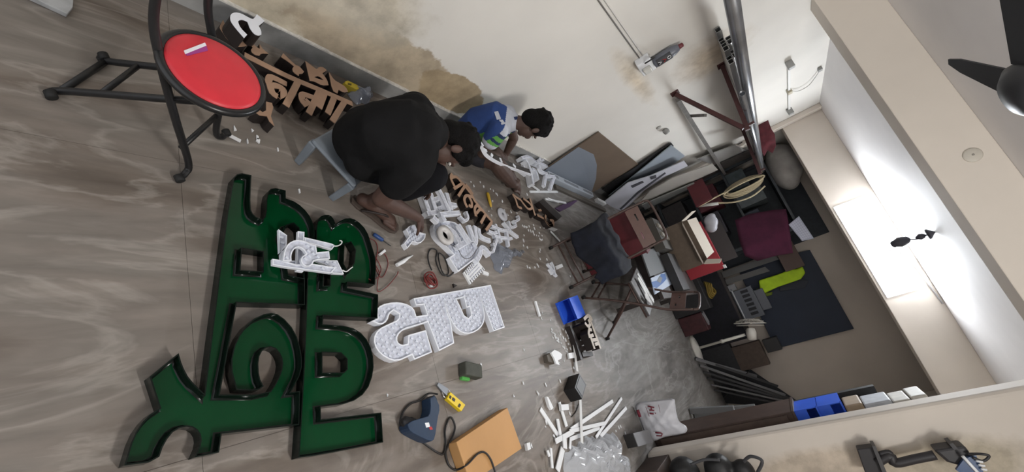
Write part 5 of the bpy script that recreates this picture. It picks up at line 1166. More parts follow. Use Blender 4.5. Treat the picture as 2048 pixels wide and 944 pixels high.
# ------------------------------------------------------------------ folding chairs
M_BRF = mat('brown_steel_frame', (0.060, 0.034, 0.028), 0.45, noise=0.15)
M_BRP = mat('brown_back_panel', (0.105, 0.050, 0.038), 0.45, noise=0.1)
M_DRV = mat('dark_red_vinyl', (0.090, 0.010, 0.015), 0.5, noise=0.15, nscale=10)
def chair(loc, rot, label, seatm):
    t = thing('folding_chair', label, 'chair', loc, 'brown steel folding chairs', rot)
    Mx = Matrix.Translation(loc) @ Matrix.Rotation(rot, 4, 'Z')
    W_ = lambda x, y, z: Mx @ V(x, y, z)
    r_ = 0.0105
    for s in (-1, 1):
        lg = MB().tube(spline([W_(s * .19, -.22, .012), W_(s * .19, -.10, .25), W_(s * .19, .04, .48), W_(s * .19, .13, .62), W_(s * .185, .20, .80)], 4), r_, 8).build('leg', M_BRF, t)
        MB().lathe([(0.008, 0), (0.015, 0.0), (0.015, 0.03), (0.011, 0.034)], W_(s * .19, -.222, 0.0), n=10).build('rubber_foot', mat('black_rubber', (0.01, 0.01, 0.01), 0.7), lg)
        lg = MB().tube([W_(s * .165, .21, .012), W_(s * .165, .03, .25), W_(s * .165, -.14, .44)], r_, 8).build('leg', M_BRF, t)
        MB().lathe([(0.008, 0), (0.015, 0.0), (0.015, 0.03), (0.011, 0.034)], W_(s * .165, .212, 0.0), n=10).build('rubber_foot', mat('black_rubber', (0.01, 0.01, 0.01), 0.7), lg)
        MB().tube([W_(s * .178, -.19, .43), W_(s * .178, .14, .43)], 0.009, 6).build('seat_rail', M_BRF, t)
    MB().tube(spline([W_(-.185, .20, .80), W_(-.16, .215, .835), W_(0, .22, .842), W_(.16, .215, .835), W_(.185, .20, .80)], 4), r_, 8).build('back_rail', M_BRF, t)
    for (y_, z_, x_) in ((-.19, .075, .19), (-.165, .125, .19), (.17, .07, .165)):
        MB().tube([W_(-x_, y_, z_), W_(x_, y_, z_)], 0.008, 6).build('stretcher', M_BRF, t)
    Rm = Matrix.Rotation(rot, 3, 'Z')
    MB().box(W_(0, -.03, .450), (.355, .34, .022), Rm).build('seat', seatm, t, bevel=0.006)
    pan = MB(); tl = Matrix.Rotation(rot, 3, 'Z') @ Matrix.Rotation(math.radians(-21), 3, 'X')
    ox = lambda x, z: W_(0, 0.158, 0.68) + tl @ V(x, 0, z)
    lo = [[ox(-.175, -.055), ox(.175, -.055), ox(.175, .065), ox(-.175, .065)]]
    for cx, cz in ((-.09, 0.012), (.075, -0.012)): lo.append([ox(cx - .032, cz - .007), ox(cx + .032, cz - .007), ox(cx + .032, cz + .007), ox(cx - .032, cz + .007)])
    nrm = tl @ V(0, 1, 0)
    pan.poly(lo, nrm * 0.010); pan.build('backrest', M_BRP, t)
    return t, W_
c1, W1 = chair((-0.756, 3.44, 0), math.radians(17.5), 'brown folding chair draped with dark blue trousers', M_DRV)
c2, W2 = chair((-0.276, 3.72, 0), math.radians(-68), 'brown folding chair holding white offcuts on its seat', mat('dull_seat', (0.06, 0.055, 0.055), 0.4))
# trousers over the first chair: draped sheet over seat front
M_NAVY = mat('navy_trousers', (0.0065, 0.0085, 0.0165), 0.9, noise=0.35, nscale=9, bump=0.5)
dm = MB(); nx, ny = 18, 22; vs = []
for j in range(ny + 1):
    v = j / ny
    for i in range(nx + 1):
        u = i / nx; x = -0.235 + 0.50 * u + 0.03 * math.sin(5 * v + 1) * (u - 0.5)
        fold = 0.014 * math.sin(u * 17 + v * 4) + 0.008 * math.sin(u * 31 - v * 7)
        if v < 0.45: y = 0.10 - 0.31 * (v / 0.45); z = 0.468 + 0.012 + fold * 0.6
        elif v < 0.55: k = (v - 0.45) / 0.10; y = -0.21 - 0.035 * math.sin(k * 1.57); z = 0.468 + 0.012 - 0.035 * (1 - math.cos(k * 1.57)) + fold * 0.6
        else: k = (v - 0.55) / 0.45; y = -0.245 + fold - 0.02 * k; z = 0.445 - k * (0.16 + 0.07 * math.sin(u * 4.0 + 0.4) + 0.06 * (u > 0.82)) 
        vs.append(W1(x, y, z))
fs = [(j * (nx + 1) + i, j * (nx + 1) + i + 1, (j + 1) * (nx + 1) + i + 1, (j + 1) * (nx + 1) + i) for j in range(ny) for i in range(nx)]
dm.add(vs, fs, 0, True); tr_o = tag(dm.build('trousers', M_NAVY), 'dark blue trousers draped over the seat of the folding chair', 'trousers')
so_ = tr_o.modifiers.new('solid', 'SOLIDIFY'); so_.thickness = 0.008; so_.offset = 1
# dark red box seen between seat and backrest
rb_ = thing('red_crate', 'dark red crate standing behind the draped chair', 'crate', (-0.86, 3.92, 0))
Rc = Matrix.Rotation(math.radians(17.5), 3, 'Z'); cc_ = V(-0.845, 3.87, 0)
MB().box(cc_ + V(0, 0, 0.29), (0.42, 0.15, 0.58), Rc).build('crate_body', M_DRV, rb_, bevel=0.008)
MB().box(cc_ + V(0, 0, 0.588), (0.44, 0.17, 0.014), Rc).build('crate_lid', M_DRV, rb_, bevel=0.004)
# offcuts on the second chair
for i, (x, y, a, w_, l) in enumerate(((-0.10, -0.02, 0.1, 0.035, 0.30), (-0.04, 0.0, 0.25, 0.03, 0.26), (0.03, -0.05, -0.1, 0.04, 0.22), (0.09, 0.03, 0.5, 0.05, 0.12))):
    tag(MB().box(W2(x, y, 0.466 + 0.008 * i), (w_, l, 0.006), Matrix.Rotation(math.radians(-68) + a, 3, 'Z')).build('acrylic_strip', M_OFFW), ['wide pale strip lying on the folding chair seat', 'slim pale strip lying on the folding chair seat', 'short pale strip on top of others on the chair seat', 'stubby pale offcut on the chair seat'][i], 'strip', 'strips on the chair seat')

# ------------------------------------------------------------------ low bench with boxes
M_DARKW = mat('dark_wood', (0.035, 0.027, 0.024), 0.6, noise=0.3, nscale=8)
be = thing('low_bench', 'low dark wooden bench piled with boxes in the rear room', 'bench', (-0.62, 4.75, 0))
bxt(MB(), -1.10, -0.20, 4.15, 5.95, 0.455, 0.495).build('top', M_DARKW, be, bevel=0.004)
for x_ in (-1.06, -0.24):
    for y_ in (4.20, 5.90): bxt(MB(), x_ - 0.025, x_ + 0.025, y_ - 0.025, y_ + 0.025, 0, 0.455).build('leg', M_DARKW, be)
bxt(MB(), -1.08, -0.22, 4.19, 4.21, 0.37, 0.455).build('apron', M_DARKW, be)
def boxpx(name, pts, z0, z1, m, label, cat='box', group=None, bevel=0.003):
    q = [at(x, y, z=z1) for x, y in pts]
    return tag(MB().poly([q], (0, 0, z0 - z1)).build(name, m, bevel=bevel), label, cat, group)
boxpx('grey_sheet', [(1284, 506), (1313, 494), (1334, 540), (1301, 553)], 0.497, 0.512, mat('mid_grey_panel', (0.10, 0.105, 0.11), 0.5), 'grey sheet lying on the bench behind the folding chairs', 'sheet')
pc = thing('printed_picture', 'printed white sheet with a blue shape on the bench', 'picture', tuple(at(1325, 565, z=0.497)))
q = [at(x, y, z=0.505) for x, y in ((1302, 556), (1333, 543), (1346, 567), (1310, 589))]
MB().poly([q], (0, 0, -0.008)).build('sheet', mat('pale_blue_print', (0.36, 0.42, 0.52), 0.5), pc)
MB().poly([[at(x, y, z=0.507) for x, y in ((1303, 564), (1318, 560), (1322, 548), (1330, 548), (1333, 558), (1326, 566), (1314, 576), (1306, 574))]], (0, 0, -0.002)).build('blue_shape', mat('blue_print', (0.015, 0.085, 0.27), 0.5), pc)
MB().poly([[at(x, y, z=0.508) for x, y in ((1314, 562), (1319, 552), (1325, 556), (1321, 566))]], (0, 0, -0.001)).build('grey_shape', mat('grey_print', (0.14, 0.15, 0.16), 0.5), pc)
tag(bxt(MB(), -0.66, -0.24, 4.62, 4.96, 0.513, 0.60).build('black_case', mat('black_case_mat', (0.020, 0.019, 0.019), 0.5), bevel=0.004), 'black case on the bench between picture and cardboard carton', 'case')
tag(bxt(MB(), -1.06, -0.70, 4.55, 4.92, 0.513, 0.62).build('grey_carton', mat('grey_carton_mat', (0.060, 0.055, 0.048), 0.6), bevel=0.004), 'grey brown carton on the bench beside the black case', 'box')
for k in range(2):
    tag(MB().box((-0.95 + 0.10 * k, 4.72, 0.633), (0.045, 0.26, 0.022), Matrix.Rotation(-0.15, 3, 'Z')).build('wooden_stick', mat('pale_slat', (0.22, 0.20, 0.17), 0.6), bevel=0.003), ['pale wooden stick lying on the grey brown carton', 'second pale wooden stick beside the first on the carton'][k], 'stick')
cbx = thing('open_carton', 'open brown cardboard carton with raised pale flaps', 'box', tuple(at(1370, 490, z=0.497)))
M_CARD = mat('brown_card', (0.125, 0.092, 0.066), 0.65, noise=0.1); M_CARDI = mat('pale_card', (0.50, 0.45, 0.38), 0.65)
q0 = [at(x, y, z=0.66) for x, y in ((1346, 463), (1368, 458), (1396, 518), (1374, 532))]
q0 = [V(-0.98, 5.00, 0.497), V(-0.46, 5.15, 0.497), V(-0.54, 5.60, 0.497), V(-1.06, 5.45, 0.497)]
hgt = 0.32
for i in range(4):
    a, b = q0[i], q0[(i + 1) % 4]; d = (b - a).normalized(); n_ = V(d.y, -d.x, 0)
    MB().hexa([a, b, b - n_ * 0.006, a - n_ * 0.006], [p + V(0, 0, hgt) for p in (a, b, b - n_ * 0.006, a - n_ * 0.006)]).build('side', M_CARD, cbx)
    L_ = (0.14, 0.16, 0.15, 0.15)[i]; tilt = (-0.5, 0.35, 0.9, 0.35)[i]; up = V(0, 0, 1) * math.cos(tilt) + n_ * math.sin(tilt)
    if i == 0: up = V(0, 0, 0.05) + n_; up.normalize()
    A_, B_ = a + V(0, 0, hgt) + d * 0.01, b + V(0, 0, hgt) - d * 0.01
    th_ = d.cross(up).normalized() * 0.005
    MB().hexa([A_, B_, B_ + th_, A_ + th_], [A_ + up * L_ + d * 0.02, B_ + up * L_ - d * 0.02, B_ + up * L_ - d * 0.02 + th_, A_ + up * L_ + d * 0.02 + th_]).build('flap', M_CARDI if i else M_CARD, cbx)
MB().poly([[p + V(0, 0, 0.006) for p in q0]], (0, 0, -0.006)).build('bottom', M_CARD, cbx)
red = thing('red_box', 'bright red flat box standing behind the open carton', 'box', (-0.75, 5.78, 0.497))
q = [V(-1.02, 5.70, 0.497), V(-0.40, 5.86, 0.497), V(-0.40, 5.86, 0.93), V(-1.02, 5.70, 0.93)]
MB().poly([q], (0.02, -0.05, 0)).build('carton', mat('bright_red_card', (0.32, 0.018, 0.030), 0.5), red, bevel=0.003)
MB().poly([[V(-0.42, 5.795, 0.92), V(-0.38, 5.805, 0.92), V(-0.38, 5.805, 0.95), V(-0.42, 5.795, 0.95)]], (0, 0.05, 0)).build('corner_tab', M_OFFW, red)
heap2 = MB(); ellipsoid(heap2, V(-0.96, 5.70, 1.03), 0.09, 0.07, 0.08); ellipsoid(heap2, V(-0.90, 5.72, 1.005), 0.07, 0.07, 0.07); ellipsoid(heap2, V(-1.02, 5.70, 1.06), 0.04, 0.05, 0.05)
tag(fuse(heap2, 'plastic_bag', mat('pale_film', (0.34, 0.34, 0.37), 0.3), None, 0.012, 1), 'knotted pale plastic bag on top of the red box', 'bag')

# ------------------------------------------------------------------ alcove
def on_back(pts, Y_): return [at(x, y, Y=Y_) for x, y in pts]
def slab_Y(name, pts, Y_, th, m, label, cat, parent=None, bevel=0.0):
    o = MB().poly([on_back(pts, Y_)], (0, th, 0)).build(name, m, parent, bevel=bevel)
    return tag(o, label, cat) if parent is None else o
nb = thing('notice_board', 'large dark blue board hanging on the alcove back wall', 'board', (0.25, 7.22, 0.95))
q = [V(-0.42, 7.19, 0.95), V(0.83, 7.19, 0.93), V(0.84, 7.19, 1.89), V(-0.30, 7.19, 1.89)]
MB().poly([q], (0, 0.04, 0)).build('board', mat('navy_board', (0.013, 0.020, 0.038), 0.6, noise=0.12, nscale=3), nb, bevel=0.004)
hv = thing('high_visibility_vest', 'folded fluorescent yellow green vest hanging on the blue board', 'vest', tuple(at(1540, 565, Y=7.1)))
q = on_back([(1517, 561), (1548, 551), (1566, 545), (1580, 537), (1592, 538), (1605, 532), (1611, 546), (1602, 558), (1580, 566), (1556, 574), (1529, 587), (1520, 578)], 7.08)
M_HV = mat('fluorescent_yellow', (0.42, 0.62, 0.015), 0.7, noise=0.15, nscale=9, bump=0.4, emit=None)
MB().poly([q], (0, 0.06, 0)).build('folded_cloth', M_HV, hv, bevel=0.02, seg=3)
MB().poly([on_back([(1524, 570), (1552, 560), (1553, 563), (1526, 574)], 7.09)], (0, 0.02, 0)).build('fold', mat('olive_fold', (0.26, 0.40, 0.02), 0.7), hv)
slab_Y('olive_cloth', [(1512, 578), (1526, 575), (1534, 586), (1545, 583), (1544, 590), (1528, 594), (1516, 588)], 7.15, 0.03, mat('olive_cloth_mat', (0.14, 0.18, 0.02), 0.8), 'olive green cloth below the fluorescent vest', 'cloth', bevel=0.01)
slab_Y('grey_strap', [(1560, 566), (1600, 556), (1618, 562), (1610, 576), (1580, 580), (1560, 583)], 7.16, 0.02, mat('dim_grey_cloth', (0.035, 0.038, 0.05), 0.8), 'dark grey cloth hanging behind the fluorescent vest', 'cloth', bevel=0.005)
cloth_px('curtain', [(1470, 440), (1500, 428), (1545, 420), (1572, 418), (1578, 450), (1582, 480), (1586, 506), (1550, 512), (1515, 522), (1490, 512), (1478, 480)], 6.592, mat('purple_cloth_mat', (0.060, 0.009, 0.028), 0.9, noise=0.3, nscale=6), 'dark maroon purple cloth hanging on the front of the steel shelf', 'cloth', 0.012, 16)
kb = thing('keyboard', 'pale grey computer keyboard propped up in the alcove', 'keyboard', tuple(at(1603, 460, Y=6.9)))
q = on_back([(1577, 449), (1598, 432), (1628, 477), (1604, 482)], 6.56); MB().poly([q], (0, 0.03, 0)).build('case', mat('pale_grey_keys', (0.36, 0.37, 0.45), 0.5), kb, bevel=0.004)
for i in range(5):
    for j in range(9):
        u0, u1, v0, v1 = 0.08 + 0.17 * i, 0.21 + 0.17 * i, 0.05 + 0.1 * j, 0.13 + 0.1 * j
        P = lambda u, v: (q[0].lerp(q[1], u)).lerp(q[3].lerp(q[2], u), v) + V(0, -0.006, 0)
        MB().poly([[P(u0, v0), P(u1, v0), P(u1, v1), P(u0, v1)]], (0, 0.006, 0)).build('key', mat('key_grey', (0.48, 0.49, 0.58), 0.5), kb)
boxs = [('carton', (-0.48, -0.12, 6.90, 7.07, 1.50, 1.74), mat('dim_brown_card', (0.085, 0.055, 0.045), 0.7), 'brown carton below the keyboard in the alcove')]
# steel shelf rack on the left of the alcove
sh = thing('steel_shelf', 'dark steel shelf unit filling the left of the alcove', 'shelf', (-1.3, 6.85, 0))
M_DST = mat('dark_teal_steel', (0.022, 0.027, 0.032), 0.5, noise=0.2)
for x_ in (-1.72, -0.60):
    for y_ in (6.62, 7.18): bxt(MB(), x_ - 0.02, x_ + 0.02, y_ - 0.02, y_ + 0.02, 0, 1.889).build('post', M_DST, sh)
for z_ in (0.35, 0.85, 1.35, 1.86): bxt(MB(), -1.74, -0.58, 6.61, 7.20, z_, z_ + 0.03).build('shelf_board', M_DST, sh)
bxt(MB(), -1.74, -0.58, 7.20, 7.215, 0.1, 1.889).build('back_sheet', M_DST, sh)
gs = MB(); ellipsoid(gs, V(-1.50, 6.86, 2.105), 0.30, 0.25, 0.212); ellipsoid(gs, V(-1.42, 6.86, 2.06), 0.30, 0.24, 0.175)
tag(fuse(gs, 'grey_sack', mat('grey_sack_mat', (0.36, 0.34, 0.32), 0.75, noise=0.2, nscale=5), None, 0.015, 4), 'bulging grey sack on top of the steel shelf', 'sack')
for i, (x0, x1, z0, z1, c, lb) in enumerate(((-1.66, -1.40, 1.38, 1.62, (0.05, 0.065, 0.07), 'dim teal box on the third shelf'), (-1.34, -1.12, 1.38, 1.72, (0.065, 0.075, 0.078), 'tall grey teal box on the third shelf'), (-1.04, -0.80, 1.38, 1.56, (0.03, 0.035, 0.05), 'dark navy box on the third shelf'),
                                             (-1.64, -1.30, 0.88, 1.20, (0.075, 0.014, 0.020), 'dark maroon box on the second shelf'), (-1.24, -0.90, 0.88, 1.10, (0.03, 0.028, 0.034), 'black box on the second shelf'), (-1.60, -1.20, 0.38, 0.70, (0.035, 0.03, 0.03), 'black box on the lowest shelf'))):
    tag(bxt(MB(), x0, x1, 6.66, 7.05, z0, z1).build('storage_box', mat('box%d_paint' % i, c, 0.6, noise=0.2), bevel=0.006), lb, 'box', 'boxes on the steel shelf')
for k, nm in enumerate(boxs):
    x0, x1, y0, y1, z0, z1 = nm[1]
    tag(bxt(MB(), x0, x1, y0, y1, z0, z1).build(nm[0], nm[2], bevel=0.004), nm[3], 'box')
slab_Y('red_case', [(1372, 372), (1404, 356), (1424, 396), (1392, 414)], 5.95, 0.07, M_DRV, 'dark red case standing at the end of the leaning boards', 'case', bevel=0.006)
tag(bxt(MB(), -1.05, -0.50, 6.43, 6.45, 0.0, 1.08).build('card_sheet', mat('dim_brown_sheet2', (0.050, 0.042, 0.040), 0.7)), 'dim brown sheet standing in the alcove behind the red box', 'sheet')
for k, (x0, x1, zt) in enumerate(((-0.42, -0.33, 1.47), (-0.30, -0.22, 1.30))):
    MBs = MB().hexa([V(x0, 7.08, 0.736), V(x1, 7.02, 0.736), V(x1, 7.05, 0.736), V(x0, 7.11, 0.736)], [V(x0 + 0.02, 6.98, zt), V(x1 + 0.02, 6.92, zt + 0.03), V(x1 + 0.02, 6.95, zt + 0.03), V(x0 + 0.02, 7.01, zt)])
    tag(MBs.build('folded_sheet', mat('dull_grey_sheet', (0.20, 0.195, 0.19), 0.6)), ['tall dull grey folded sheet standing on the work table', 'shorter grey folded sheet standing on the work table'][k], 'sheet')
# work table with machine
wt = thing('work_table', 'dark work table under the blue board', 'table', (0.1, 6.85, 0))
bxt(MB(), -0.42, 0.46, 6.93, 7.17, 0.70, 0.735).build('top', M_DARKW, wt)
for x_ in (-0.38, 0.42):
    for y_ in (6.96, 7.14): bxt(MB(), x_ - 0.02, x_ + 0.02, y_ - 0.02, y_ + 0.02, 0, 0.70).build('leg', M_DARKW, wt)
MB().box((0.06, 6.925, 0.35), (1.02, 0.012, 0.70)).build('skirt_cloth', mat('dark_skirt', (0.012, 0.012, 0.016), 0.9, noise=0.3), wt)
tag(bxt(MB(), -1.76, -0.44, 7.222, 7.245, 0.75, 2.20).build('tarpaulin', mat('dark_teal_tarp', (0.018, 0.022, 0.028), 0.7, noise=0.2), bevel=0.004), 'dark teal tarpaulin hung on the wall behind the steel shelf', 'sheet')
mc = thing('grey_machine', 'grey boxy bench machine with slotted side on the work table', 'machine', (0.12, 6.9, 0.736))
M_MAC = mat('machine_grey', (0.095, 0.100, 0.115), 0.5)
bxt(MB(), -0.10, 0.34, 6.97, 7.07, 0.737, 1.02).build('housing', M_MAC, mc, bevel=0.008)
bxt(MB(), -0.02, 0.28, 7.0, 7.07, 1.02, 1.14).build('upper_housing', M_MAC, mc, bevel=0.008)
for k in range(6): bxt(MB(), -0.07 + 0.065 * k, -0.03 + 0.065 * k, 6.962, 6.972, 0.86, 0.96).build('slot', mat('slot_black', (0.01, 0.01, 0.012), 0.6), mc)
bxt(MB(), -0.14, 0.36, 6.935, 6.95, 0.76, 0.775).build('guide_rail', mat('rail_steel', (0.35, 0.35, 0.36), 0.3, metal=0.6), mc)
bxt(MB(), -0.20, -0.11, 6.935, 7.02, 0.737, 0.84).build('end_block', mat('end_block_grey', (0.2, 0.2, 0.21), 0.5), mc, bevel=0.004)
# clutter under and before the table
yc = thing('cable_coil', 'dull yellow cable coil lying on the dark heap under the work table', 'cable', (-0.20, 6.45, 0.46))
for k in range(4):
    MB().tube([V(-0.22 + (0.12 - 0.015 * k) * math.cos(a), 6.45 + 0.07 * math.sin(a), 0.545 + 0.02 * k + 0.015 * math.sin(2 * a)) for a in [i * math.pi / 10 for i in range(20)]], 0.012, 6, closed=True).build('loop', mat('dull_yellow_cable', (0.16, 0.105, 0.012), 0.6), yc)
tag(bxt(MB(), -0.45, 0.02, 6.32, 6.58, 0.0, 0.50).build('black_crate', mat('black_crate_mat', (0.013, 0.012, 0.013), 0.6, noise=0.3), bevel=0.01), 'black crate standing under the yellow cable coil', 'crate')
tag(bxt(MB(), 0.03, 0.29, 6.42, 6.66, 0.0, 0.34).build('maroon_crate', mat('maroon_crate_mat', (0.050, 0.012, 0.014), 0.6, noise=0.3), bevel=0.01), 'dark maroon crate beside the pedestal fan', 'crate')
tag(MB().box((0.12, 6.50, 0.352), (0.20, 0.09, 0.022), Matrix.Rotation(0.5, 3, 'Z')).build('grey_adaptor', mat('adaptor_grey', (0.22, 0.22, 0.23), 0.5), bevel=0.004), 'small grey rectangular adaptor on the maroon crate', 'adaptor')
tag(bxt(MB(), 0.64, 0.98, 6.95, 7.10, 0.42, 0.80).build('brown_carton', mat('brown_carton_mat', (0.070, 0.048, 0.036), 0.7, noise=0.15), bevel=0.004), 'brown carton behind the pedestal fan', 'box')
tag(bxt(MB(), 0.55, 1.10, 6.95, 7.10, 0.0, 0.418).build('dark_cabinet', mat('dark_cabinet_mat', (0.022, 0.022, 0.024), 0.6, noise=0.2), bevel=0.004), 'low dark cabinet carrying the brown carton', 'cabinet')
tag(bxt(MB(), 0.66, 0.84, 7.02, 7.18, 0.83, 1.02).build('small_black_box', mat('black_case_mat', (0.02, 0.019, 0.019), 0.5), bevel=0.004), 'small black box at the lower corner of the blue board', 'box')
# pedestal fan
M_FW = mat('cream_fan_plastic', (0.68, 0.65, 0.59), 0.45); pf = thing('pedestal_fan', 'cream pedestal fan standing in the alcove', 'fan', (0.50, 6.72, 0))
MB().lathe([(0.02, 0.0), (0.19, 0.0), (0.195, 0.012), (0.17, 0.03), (0.06, 0.045), (0.03, 0.06)], (0.50, 6.72, 0.0), n=32).build('base', M_FW, pf)
MB().tube([(0.50, 6.72, 0.05), (0.50, 6.72, 0.36), (0.50, 6.72, 0.37), (0.50, 6.72, 0.40), (0.50, 6.72, 0.41), (0.50, 6.72, 0.70)], (0.018, 0.018, 0.028, 0.028, 0.022, 0.020), 14).build('pole', M_FW, pf)
ax_ = V(-0.85, 0.1, 0.25).normalized(); hcn = V(0.50, 6.72, 0.78)
MB().lathe([(0.02, -0.10), (0.055, -0.09), (0.065, 0.0), (0.05, 0.06), (0.02, 0.07)], hcn, axis=ax_, n=20).build('motor', M_FW, pf)
cg = hcn + ax_ * 0.13
for k, (rr_, dd) in enumerate(((0.195, 0.0), (0.17, 0.03), (0.17, -0.03), (0.12, 0.05), (0.06, 0.058))):
    qd = V(0, 0, 1).rotation_difference(ax_)
    MB().tube([cg + ax_ * dd + qd @ V(rr_ * math.cos(a), rr_ * math.sin(a), 0) for a in [i * math.pi / 18 for i in range(36)]], 0.006 if k == 0 else 0.0025, 6, closed=True).build('guard_ring', M_FW, pf)
for k in range(20):
    a = 2 * math.pi * k / 20; qd = V(0, 0, 1).rotation_difference(ax_); e = qd @ V(math.cos(a), math.sin(a), 0)
    MB().tube([cg + ax_ * 0.058 + e * 0.03, cg + ax_ * 0.045 + e * 0.12, cg + e * 0.195], 0.0018, 5).build('guard_wire', M_FW, pf)
for k in range(3):
    a = 2 * math.pi * k / 3; qd = V(0, 0, 1).rotation_difference(ax_); e = qd @ V(math.cos(a), math.sin(a), 0); g_ = qd @ V(-math.sin(a), math.cos(a), 0.25)
    MB().poly([[cg + e * 0.03 - g_ * 0.02, cg + e * 0.16 - g_ * 0.06, cg + e * 0.17 + g_ * 0.04, cg + e * 0.03 + g_ * 0.02]], ax_ * 0.003).build('blade', mat('fan_blade_grey', (0.25, 0.26, 0.27), 0.4), pf)
# profiles leaning in the right corner
M_PRO = mat('dull_profile', (0.13, 0.13, 0.135), 0.4, metal=0.4); M_PROD = mat('dark_profile', (0.026, 0.026, 0.028), 0.5)
PRO = [((1432, 706), (1512, 752), 0.040, 0), ((1440, 702), (1555, 772), 0.030, 1), ((1438, 720), (1570, 790), 0.030, 0), ((1440, 735), (1588, 800), 0.026, 1), ((1436, 750), (1600, 806), 0.026, 1), ((1440, 765), (1605, 810), 0.022, 0), ((1436, 778), (1580, 812), 0.022, 1), ((1470, 715), (1520, 800), 0.020, 1), ((1500, 740), (1465, 792), 0.012, 1)]
for i, (a, b, r_, k) in enumerate(PRO):
    P0, P1 = at(*a, Y=6.40 + 0.055 * i), at(*b, Y=7.00 + 0.01 * i)     # foot on the floor, head against the sheet on the wall
    if P0.z > P1.z: P0, P1 = P1, P0
    P0.z = 0.012
    tag(bar(MB(), P0, P1, r_).build('metal_profile', [M_PRO, M_PROD][k]), ['dull grey metal profile leaning in the right corner of the alcove', 'blackish metal profile leaning in the right corner of the alcove'][k], 'profile', ['grey profiles in the corner', 'black profiles in the corner'][k])
slab_Y('dark_tarpaulin', [(1428, 705), (1445, 702), (1600, 806), (1590, 815), (1436, 806), (1424, 760)], 7.12, 0.03, mat('dark_tarp', (0.016, 0.017, 0.020), 0.7, noise=0.2), 'dark sheet behind the leaning profiles', 'sheet')
for i, (a, b) in enumerate((((1424, 812), (1468, 817)), ((1424, 828), (1458, 830)), ((1470, 816), (1508, 824)))):
    P0, P1 = at(*a, Y=5.2), at(*b, Y=5.2)
    tag(bar(MB(), V(P0.x, 5.2 + 0.1 * i, 0.012), P1 + V(0, 0.1 * i, 0), 0.06).build('aluminium_section', mat('alu_section', (0.30, 0.31, 0.32), 0.35, metal=0.5), bevel=0.004), ['upper aluminium section standing beside the wooden cabinet', 'lower aluminium section standing beside the wooden cabinet', 'short aluminium section above the others by the cabinet'][i], 'section')

# ------------------------------------------------------------------ right side
M_BWD = mat('brown_ply_cabinet', (0.072, 0.046, 0.036), 0.55, noise=0.2, nscale=10)
cb = thing('wooden_cabinet', 'tall narrow brown wooden cabinet behind the wall end', 'cabinet', (1.1, 4.1, 0))
q = [V(0.895, 3.86, 0), V(1.45, 3.90, 0), V(1.45, 4.24, 0), V(0.875, 4.20, 0)]
MB().poly([[p + V(0, 0, 1.10) for p in q]], (0, 0, -1.10)).build('body', M_BWD, cb, bevel=0.004)
MB().poly([[V(0.892, 3.855, 1.115), V(1.46, 3.895, 1.115), V(1.46, 4.25, 1.115), V(0.868, 4.21, 1.115)]], (0, 0, -0.015)).build('top', M_BWD, cb)
MB().poly([[V(0.91, 3.856, 0.06), V(1.40, 3.89, 0.06), V(1.40, 3.89, 1.06), V(0.91, 3.856, 1.06)]], (0, -0.012, 0)).build('door', mat('brown_door', (0.095, 0.065, 0.052), 0.5, noise=0.2, nscale=14), cb)
for k in range(2):
    z0 = 1.116 + 0.155 * k; t = thing('storage_bin', ['lower blue bin stacked on the wooden cabinet', 'upper blue bin stacked on the wooden cabinet'][k], 'bin', (1.05, 4.0, z0), 'blue bins on the cabinet')
    bxt(MB(), 0.90, 1.30, 3.88, 4.18, z0, z0 + 0.006).build('floor_panel', M_BLUE, t)
    for x_ in (0.90, 1.294): bxt(MB(), x_, x_ + 0.006, 3.88, 4.18, z0 + 0.006, z0 + 0.150).build('side_panel', M_BLUE, t)
    bxt(MB(), 0.906, 1.294, 4.174, 4.18, z0 + 0.006, z0 + 0.150).build('back_panel', M_BLUE, t)
    bxt(MB(), 0.906, 1.294, 3.88, 3.886, z0 + 0.006, z0 + 0.08).build('front_panel', M_BLUE, t)
    bxt(MB(), 0.89, 1.31, 3.87, 3.882, z0 + 0.143, z0 + 0.154).build('lip', M_BLUE, t)
zz = 1.430
for k, (h_, x0, c, lb) in enumerate(((0.11, 0.925, (0.33, 0.25, 0.17), 'tan carton on top of the blue bins'), (0.16, 0.94, (0.42, 0.44, 0.48), 'pale grey packet above the tan carton'), (0.10, 0.955, (0.48, 0.45, 0.40), 'cream packet near the top of the stack behind the wall end'), (0.09, 0.945, (0.52, 0.50, 0.46), 'topmost cream packet of the stack behind the wall end'))):
    tag(bxt(MB(), x0, 1.32, 3.86, 4.12, zz, zz + h_ - 0.004).build('packet', mat('packet%d_paper' % k, c, 0.6, noise=0.1), bevel=0.01), lb, 'packet'); zz += h_
tag(bxt(MB(), 0.91, 1.30, 4.20, 4.26, 1.116, 1.66).build('dark_board', mat('black_case_mat', (0.02, 0.02, 0.02), 0.5)), 'dark board standing behind the blue bins', 'board')
# white carrier bag with red print
wb = thing('carrier_bag', 'white plastic carrier bag with dark red lettering leaning on the cabinet', 'bag', (0.72, 3.66, 0))
out = [(1268, 838), (1266, 818), (1275, 806), (1292, 803), (1343, 797), (1350, 806), (1352, 822), (1358, 842), (1372, 852), (1374, 862), (1364, 868), (1330, 874), (1308, 882), (1298, 870), (1284, 866)]
q = [at(x, y, Y=3.70) for x, y in out]; 
for p in q: p.z = max(p.z, 0.004)
c_ = sum(q, Vector()) / len(q); Q = spline(q, 3, True); N_ = len(Q); vs = []; R_ = 9
for sgn in (-1, 1):
    for i in range(R_ + 1):
        for p in Q:
            b_ = p.lerp(c_, i / R_); bul = 0.055 * (1 - (1 - i / R_) ** 2) + 0.006 * math.sin(b_.x * 60 + b_.z * 43) + 0.005 * math.sin(b_.z * 90 - b_.x * 30)
            vs.append(b_ + V(0, sgn * bul * (1 if i else 0), 0))
